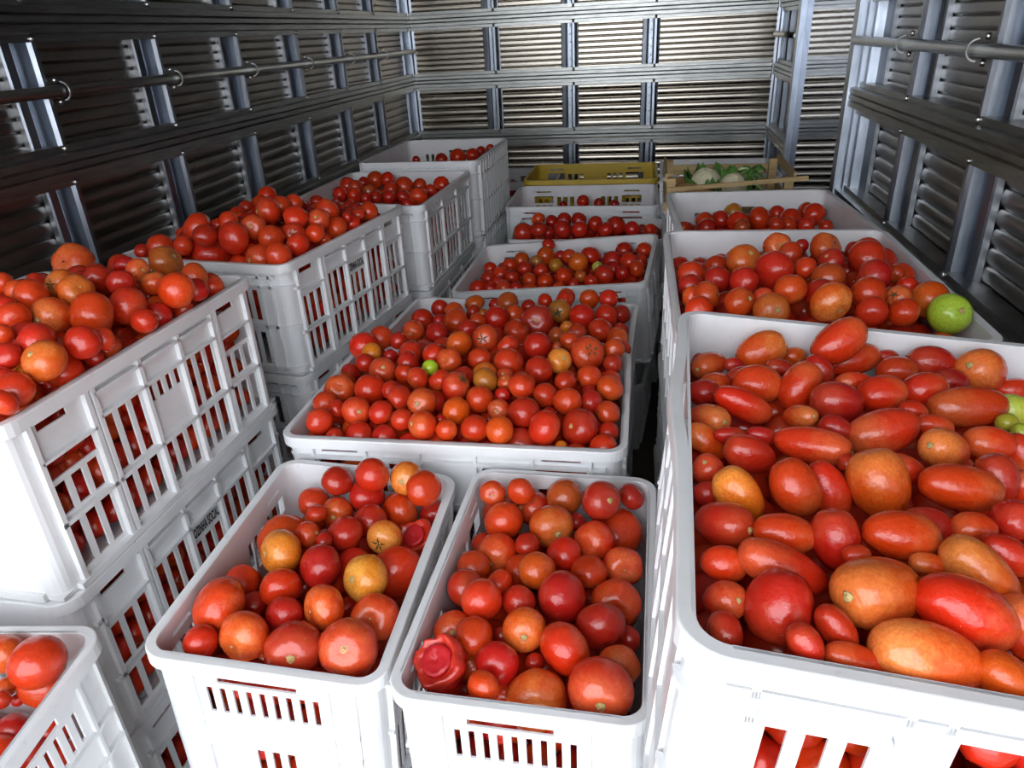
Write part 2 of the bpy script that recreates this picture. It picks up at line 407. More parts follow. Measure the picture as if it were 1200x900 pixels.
    return h, r
def wall_mesh(kind, l, H, off, corner):
    """a wall in local axes: runs along +x centred, outer face towards -y at distance off"""
    mb = MB(); hs, rb = design(kind, l, H); s0 = INS + RC; L = l - 2*s0
    xf = lambda u, v, n: (u - L/2, -off - n, H - v)
    hs2 = [(max(.001, a-s0), min(L-.001, b-s0), c, d) for a, b, c, d in hs]
    panel(mb, L, H - .004, hs2, xf)
    for a, b, c, d, dep in rb:
        a, b = max(a, s0)-s0, min(b, l-s0)-s0
        if b - a > .0005: mb.box(a, b, c, min(d, H), -.0005, dep, xf)
    if corner:
        for sg in (-1, 1):
            rows = []
            for i in range(7):
                t = math.pi/2*i/6; cx, cy = sg*L/2, -off + RC
                o = (cx + sg*RC*math.sin(t), cy - RC*math.cos(t)); q = (cx + sg*(RC-T_W)*math.sin(t), cy - (RC-T_W)*math.cos(t))
                rows.append([(o[0], o[1], H-.001), (q[0], q[1], H-.001), (q[0], q[1], .004), (o[0], o[1], .004)])
            mb.sweep(None, rows, smooth=False)
            if kind == 'E2':
                for v in (.05, .145, H-.02):
                    rr = []
                    for i in range(7):
                        t = math.pi/2*i/6; cx, cy = sg*L/2, -off + RC
                        P = lambda R: (cx + sg*R*math.sin(t), cy - R*math.cos(t))
                        a, b = P(RC), P(RC+.006); rr.append([(a[0],a[1],H-v), (b[0],b[1],H-v), (b[0],b[1],H-v-.006), (a[0],a[1],H-v-.006)])
                    mb.sweep(None, rr)
    return mb.mesh('wall')
def rim_mesh(w, l, H, bulge=None):
    mb = MB(); path = []; Rr = RC + .010; seg = 7
    for sx, sy, a0 in ((1,-1,-90),(1,1,0),(-1,1,90),(-1,-1,180)):
        cx, cy = sx*(w/2-Rr), sy*(l/2-Rr)
        for i in range(seg+1):
            t = math.radians(a0 + 90*i/seg); path.append((cx, cy, math.cos(t), math.sin(t)))
        if bulge and (sx, sy) == (-1, 1):
            for i in range(1, 14):
                y = (l/2-Rr)*(1 - 2*i/14); path.append((-w/2+Rr, y, -1.0, 0.0))
    prof = [(-.0135,-.001),(-.0125,0),(-.002,0),(-.0008,-.0004),(0,-.002),(0,-.020),(-.0025,-.020),(-.0025,-.0055),(-.0135,-.0055)]
    rows = []
    for cx, cy, nx, ny in path:
        off = 0
        if bulge and nx < -.99: off = bulge(cy)
        rows.append([(cx + nx*(Rr + d + off), cy + ny*(Rr + d), H + z) for d, z in prof])
    mb.sweep(None, rows, closed_path=True, smooth=False)
    return mb.mesh('rim')
def base_mesh(w, l):
    mb = MB(); mb.box(-w/2+INS, w/2-INS, -l/2+INS, l/2-INS, 0, .006)
    nx, ny = 5, 7
    for i in range(nx):
        x = -w/2+.03+(w-.06)*i/(nx-1); mb.box(x-.003, x+.003, -l/2+.02, l/2-.02, .0055, .012)
    return mb.mesh('base')
MESH = {}
def cached(key, fn, mat):
    if key not in MESH: MESH[key] = fn(); MESH[key].materials.append(mat)
    return MESH[key]
def make_crate(label, w, l, H, cx, cy, z0, yaw=0, pitch=0, roll=0, side='S2', end='E2', swap=False, mat=None, group=None, bulge=None, name='plastic_crate'):
    """side design on the x+/x- walls, end design on the y+/y- walls (swap exchanges them)"""
    mat = mat or M_WHITE
    Rm = Matrix.Rotation(yaw, 3, 'Z') @ Matrix.Rotation(pitch, 3, 'X') @ Matrix.Rotation(roll, 3, 'Y')
    o = empty(name, Vector((cx, cy, z0 + H)) - Rm @ Vector((0, 0, H))); o.rotation_mode = 'QUATERNION'
    o.rotation_quaternion = Rm.to_quaternion()
    kx, ky = (end, side) if swap else (side, end)
    k = (round(w,4), round(l,4), round(H,4), mat.name)
    obj('rim', cached(('rim', bool(bulge)) + k, lambda: rim_mesh(w, l, H, bulge), mat), None, o)
    mx = cached(('x', kx) + k, lambda: wall_mesh(kx, l, H, w/2-INS, False), mat)
    my = cached(('y', ky) + k, lambda: wall_mesh(ky, w, H, l/2-INS, True), mat)
    nmx, nmy = ('end_wall', 'side_wall') if swap else ('side_wall', 'end_wall')
    for a in (math.pi/2, -math.pi/2): q = obj(nmx, mx, None, o); q.rotation_euler.z = a
    for a in (0, math.pi): q = obj(nmy, my, None, o); q.rotation_euler.z = a
    obj('base', cached(('base',) + k, lambda: base_mesh(w, l), mat), None, o)
    tag(o, label, 'crate', group)
    return o
def stack(top_label, below, w, l, H, cx, cy, ztop, yaw=0, n=2, **kw):
    """crate at the top of a stack whose rim is at ztop (from the eye) and n crates under it down to the floor"""
    g = kw.pop('group', None); z = Z(ztop) - H; kb = dict(kw); kb.pop('pitch', None); kb.pop('roll', None); kb.pop('bulge', None); kb['side'] = kw.get('below_side', kw.get('side', 'S2')); kb.pop('below_side', None); kw.pop('below_side', None)
    if 'mat' in kb: kb.pop('mat')
    gap = kw.pop('gap', 0); kb.pop('gap', None)
    o = make_crate(top_label, w, l, H, cx, cy, z, yaw, group=g, **kw)
    out = [o]; z -= gap; hb = z / n if n else 0
    ords = ['second', 'third', 'fourth']
    for i in range(n):
        z -= hb
        q = make_crate('white plastic crate ' + ords[i] + ' from the top, ' + below, w, l, hb - .002, cx, cy, z, yaw, group='white crates stacked underneath', **kb); out.append(q)
    return out
BULGE = lambda y: .009*math.exp(-((y-.05)/.10)**2)
S = {}
S['C1'] = stack('small white front crate of round tomatoes beside the open corner crate', 'under the front middle-left tomato crate', .315, .44, .29, -.454, .765, -.669, .035, 1, side='S5', end='E1', pitch=.02, roll=.074, gap=.012)
S['C2'] = stack('small white front crate holding a crushed tomato, next to the plum tomatoes', 'under the front middle-right tomato crate', .30, .47, .29, -.124, .755, -.657, -.004, 1, side='S5', end='E1')
S['C3'] = stack('wide white crate heaped with round tomatoes in the centre of the load', 'under the heaped centre crate', .62, .42, .29, -.334, 1.217, -.628, .015, 1, side='S5', end='E2', swap=True)
S['C4'] = stack('wide white crate whose tomato heap runs into the centre crate', 'under the crate behind the centre one', .62, .39, .29, -.335, 1.64, -.66, -.03, 1, side='S5', end='E2', swap=True)
S['C5'] = stack('tilted white crate with mixed red and greenish tomatoes in the middle row', 'under the tilted crate', .62, .42, .27, -.291, 2.248, -.679, -.078, 1, side='S5', end='E2', swap=True, pitch=.097, roll=-.095, gap=.055)
S['C6'] = stack('low white crate of dark red tomatoes behind the tilted crate', 'under the low crate of dark tomatoes', .57, .33, .27, -.225, 2.685, -.68, 0, 1, side='S5', end='E2', swap=True)
S['C7'] = stack('nearly empty white crate in front of the yellow crate', 'under the nearly empty crate', .62, .44, .29, -.277, 3.08, -.635, .023, 1, side='S5', end='E2', swap=True)
S['Y8'] = stack('yellow plastic crate near the bulkhead, empty', 'under the yellow crate', .62, .45, .28, -.28, 3.56, -.62, .016, 1, side='S5', end='E2', swap=True, mat=M_YELLOW)
S['L1'] = stack('white crate heaped with big tomatoes on the nearest stack by the left wall', 'in the nearest stack by the left wall', .50, .62, .273, -1.006, .923, -.399, -.011, 2, side='S1', below_side='S2', end='E3')
S['L2'] = stack('white crate with printed panel and tall tomato heap, second stack by the left wall', 'in the second stack by the left wall', .48, .62, .27, -.978, 1.733, -.435, -.132, 2, side='S2', end='E2')
S['L3'] = stack('white close-slatted crate of tomatoes, third stack by the left wall', 'in the third stack by the left wall', .48, .60, .27, -.905, 2.375, -.455, -.02, 2, side='S3', end='E2')
S['L4'] = stack('white ribbed crate holding few tomatoes, farthest stack by the left wall', 'in the farthest stack by the left wall', .48, .62, .29, -.88, 3.0, -.425, 0, 2, side='S4', end='E2')
S['R1'] = stack('white crate full of plum tomatoes at the front by the right wall', 'under the plum tomato crate', .475, .62, .285, .272, .644, -.374, -.03, 2, side='S6', end='E2', bulge=BULGE, roll=.08, gap=.02)
S['R2'] = stack('white crate of big tomatoes with a green one, behind the plum tomatoes', 'under the crate with the green tomato', .475, .61, .28, .276, 1.36, -.431, .024, 2, side='S6', end='E2', pitch=.022, gap=.008)
S['R3'] = stack('white half-filled tomato crate in front of the wooden box', 'under the half-filled crate by the right wall', .475, .60, .28, .298, 1.985, -.463, .06, 2, side='S6', end='E2')
S['R4'] = stack('white crate behind the wooden vegetable box', 'behind the wooden box', .46, .44, .27, .265, 3.13, -.54, 0, 2, side='S2', end='E2')
S['W9'] = stack('white crate in the shade beyond the farthest left stack', 'beyond the farthest left stack', .46, .44, .26, -.72, 4.03, -.715, 0, 1, side='S2', end='E2')
S['F0'] = stack('small white crate turned sideways in the lower left corner', 'under the low corner crate', .46, .31, .29, -.862, .385, -.650, .14, 1, side='S5', end='E1', swap=True)
# a crate that carries the wooden box
S['WB'] = stack('white crate carrying the wooden vegetable box', 'under the wooden vegetable box', .40, .40, .28, .28, 2.645, -.575, 0, 1, side='S2', end='E2')
# printed panels on the long sides
def lettering(crate, l, H, w, text, size, v):
    cu = bpy.data.curves.new('lettering', 'FONT'); cu.body = text; cu.size = 1; cu.align_x = 'CENTER'; cu.align_y = 'CENTER'; cu.offset = .035; cu.space_word = 1.5
    t = bpy.data.objects.new('lettering', cu); C.objects.link(t)
    bpy.context.view_layer.update()
    me = bpy.data.meshes.new_from_object(t.evaluated_get(bpy.context.evaluated_depsgraph_get())); bpy.data.objects.remove(t)
    co = np.zeros(len(me.vertices)*3); me.vertices.foreach_get('co', co); co = co.reshape(-1, 3)
    wid = np.ptp(co[:,0]); hgt = np.ptp(co[:,1])
    out = np.zeros_like(co); out[:,0] = w/2 - INS + .0012; out[:,1] = co[:,0]/wid*size; out[:,2] = H*(1-v) + (co[:,1]-co[:,1].mean())/hgt*.020
    me.vertices.foreach_set('co', out.ravel()); me.materials.append(M_INK); me.name = 'lettering'
    wall = next(c for c in crate.children if c.name.startswith('side_wall') and c.rotation_euler.z > 0)
    q = obj('lettering', me, None, wall); q.rotation_euler.z = -wall.rotation_euler.z; q['label'] = 'black printed lettering'
H1b = (Z(-.399)-.273)/2; H2b = (Z(-.435)-.27)/2
lettering(S['L1'][1], .62, H1b, .50, 'COZINHA SOCIAL', .084, .328)
lettering(S['L2'][0], .62, .27, .48, 'COZINHA SOCIAL', .084, .328)

# ------------------------------------------------------------------ tomatoes
def tomato_mesh(name, seg, rings, flat, lobes, amp, dimple, seed, crush=0):
    rnd = random.Random(seed); mb = MB(); rows = []
    ph = rnd.random()*6.28; ph2 = rnd.random()*6.28
    for i in range(1, rings):
        t = math.pi*i/rings; row = []
        for k in range(seg):
            a = 2*math.pi*k/seg
            top = max(0, math.cos(t))
            r = 1 + amp*(.35+.65*top)*math.cos(lobes*a+ph)*math.sin(t) + .02*math.cos(2*a+ph2)*math.sin(t)
            x, y, z = r*math.sin(t)*math.cos(a), r*math.sin(t)*math.sin(a), math.cos(t)*flat
            z -= dimple*math.exp(-(math.sin(t)/.30)**2)*(1 if math.cos(t) > 0 else -.35)
            p = Vector((x, y, z))
            if crush:
                n = noise.noise(p*2.3 + Vector((seed, 0, 0))); p *= 1 + crush*n
                if z > .40:                       # torn open: the top has sunk into a ragged bowl
                    e = min(1, math.sin(t)/.86); p.z = .52 - .34*(1 - e*e) + .14*n + .20*noise.noise(p*5 + Vector((0, seed, 0)))
            row.append(p)
        rows.append(row)
    b = len(mb.v)
    mb.sweep(None, [[(p.x,p.y,p.z) for p in row] for row in rows], smooth=True, caps=False)
    for row, zz, rev in ((rows[0], 1, False), (rows[-1], -1, True)):
        c = sum(row, Vector())/seg; c = Vector((0, 0, c.z - (0.02 if zz > 0 else 0)))
        for k in range(seg):
            tri = [row[k], row[(k+1) % seg], c]; mb.quad(tri if rev else tri[::-1], smooth=True)
    return mb.mesh(name, True)
def plum_mesh(name, seg, rings, ratio, seed):
    """unit radius across, ratio long; stem end at +z slightly pointed shoulders, blossom end rounder"""
    rnd = random.Random(seed); mb = MB(); rows = []; bend = rnd.uniform(-.12, .12); ph = rnd.random()*6.28
    for i in range(1, rings):
        t = math.pi*i/rings; st = math.sin(t)**.86; row = []
        for k in range(seg):
            a = 2*math.pi*k/seg; r = st*(1 + .03*math.cos(3*a+ph) + .05*math.cos(t))
            z = math.cos(t)*ratio; x = r*math.cos(a) + bend*(math.cos(t)**2); y = r*math.sin(a)
            z -= .10*math.exp(-(math.sin(t)/.25)**2)*(1 if math.cos(t) > 0 else -.3)
            row.append(Vector((x, y, z)))
        rows.append(row)
    mb.sweep(None, [[(p.x,p.y,p.z) for p in row] for row in rows], smooth=True, caps=False)
    for row, rev in ((rows[0], False), (rows[-1], True)):
        c = sum(row, Vector())/seg
        for k in range(seg):
            tri = [row[k], row[(k+1) % seg], c]; mb.quad(tri if rev else tri[::-1], smooth=True)
    return mb.mesh(name, True)
ROUND = [tomato_mesh('tomato', 24, 14, f, lo, am, di, i) for i, (f, lo, am, di) in enumerate([(.88,5,.035,.16),(.94,4,.02,.12),(.84,6,.055,.20),(.97,5,.015,.10),(.90,3,.04,.14),(.82,5,.07,.22)])]
CRUSH = [tomato_mesh('tomato', 30, 18, .85, 4, .05, .1, s, .17) for s in (11, 23)]
PLUM = {}
def plum(ratio, v):
    q = round(max(1.0, min(2.2, ratio))*5)/5; k = (q, v % 3)
    if k not in PLUM: PLUM[k] = plum_mesh('plum_tomato', 22, 14, q, v % 3 + 5); PLUM[k].materials.append(M_TOM)
    return PLUM[k], q
for me in ROUND + CRUSH: me.materials.append(M_TOM)
def scar_mesh():
    mb = MB(); seg = 9; rows = []
    for i, (r, z) in enumerate(((.20,.0),(.15,.035),(.07,.02),(.055,.075),(.02,.085))):
        rows.append([(r*(1+.18*math.cos(3*a+i))*math.cos(a), r*(1+.18*math.cos(3*a+i))*math.sin(a), z) for a in [2*math.pi*k/seg for k in range(seg)]])
    mb.sweep(None, rows, smooth=True); me = mb.mesh('stem_scar'); me.materials.append(M_SCAR); return me
def calyx_mesh():
    mb = MB()
    for k in range(5):
        a = 2*math.pi*k/5 + .3*math.sin(k*3); d = Vector((math.cos(a), math.sin(a), 0)); s = Vector((-d.y, d.x, 0)); u = Vector((0,0,1))
        st = [d*.03, d*.16 + u*.03, d*.32 + u*.07, d*.46 + u*.02]; wd = [.05, .06, .04, .005]
        rows = [[p - s*w, p + u*.018, p + s*w, p - u*.012] for p, w in zip(st, wd)]
        mb.sweep(None, [[tuple(q) for q in r] for r in rows])
    mb.tube((0,0,-.02), (.03,.02,.16), .04, 7); me = mb.mesh('calyx'); me.materials.append(M_CALYX); return me
def pulp_mesh(seed):
    mb = MB(); seg = 16; rows = []
    for i, (r, z) in enumerate(((.62,.34),(.56,.50),(.40,.40),(.22,.47),(.06,.36))):
        rows.append([(r*(1+.22*noise.noise(Vector((math.cos(a)*2, math.sin(a)*2, i+seed))))*math.cos(a), r*(1+.22*noise.noise(Vector((math.cos(a)*2, math.sin(a)*2, i+seed))))*math.sin(a), z+.12*noise.noise(Vector((math.cos(a)*3, math.sin(a)*3, i*2+seed)))) for a in [2*math.pi*k/seg for k in range(seg)]])
    mb.sweep(None, rows, smooth=True); me = mb.mesh('torn_pulp'); me.materials.append(M_PULP); return me
SCAR, CALYX = scar_mesh(), calyx_mesh(); PULPS = [pulp_mesh(2), pulp_mesh(9)]
COLS = {'r': (.66,.033,.006), 'd': (.50,.016,.007), 'o': (.69,.060,.007), 'y': (.80,.145,.012), 'k': (.50,.125,.013), 'g': (.40,.47,.045), 'gy': (.52,.40,.06), 'c': (.58,.016,.010)}
ALPHA = {'r': .55, 'd': .35, 'o': .9, 'y': 1.0, 'k': .7, 'g': .5, 'gy': .8, 'c': .2}
CWORD = {'r': 'red', 'd': 'dark-red', 'o': 'orange-red', 'y': 'yellow-orange', 'k': 'brownish-orange', 'g': 'green', 'gy': 'yellow-green', 'c': 'crushed'}
PLACE = {'C1': 'front middle-left crate', 'C2': 'front middle-right crate', 'C3': 'centre crate', 'C4': 'crate behind centre', 'L1': 'nearest left-wall crate', 'L2': 'second left-wall crate', 'R2': 'second right-wall crate', 'F0': 'low corner crate', 'R1': 'plum tomato crate'}
ORD = ['first','second','third','fourth','fifth','sixth','seventh','eighth','ninth','tenth','eleventh','twelfth','thirteenth','fourteenth','fifteenth','sixteenth','seventeenth','eighteenth']
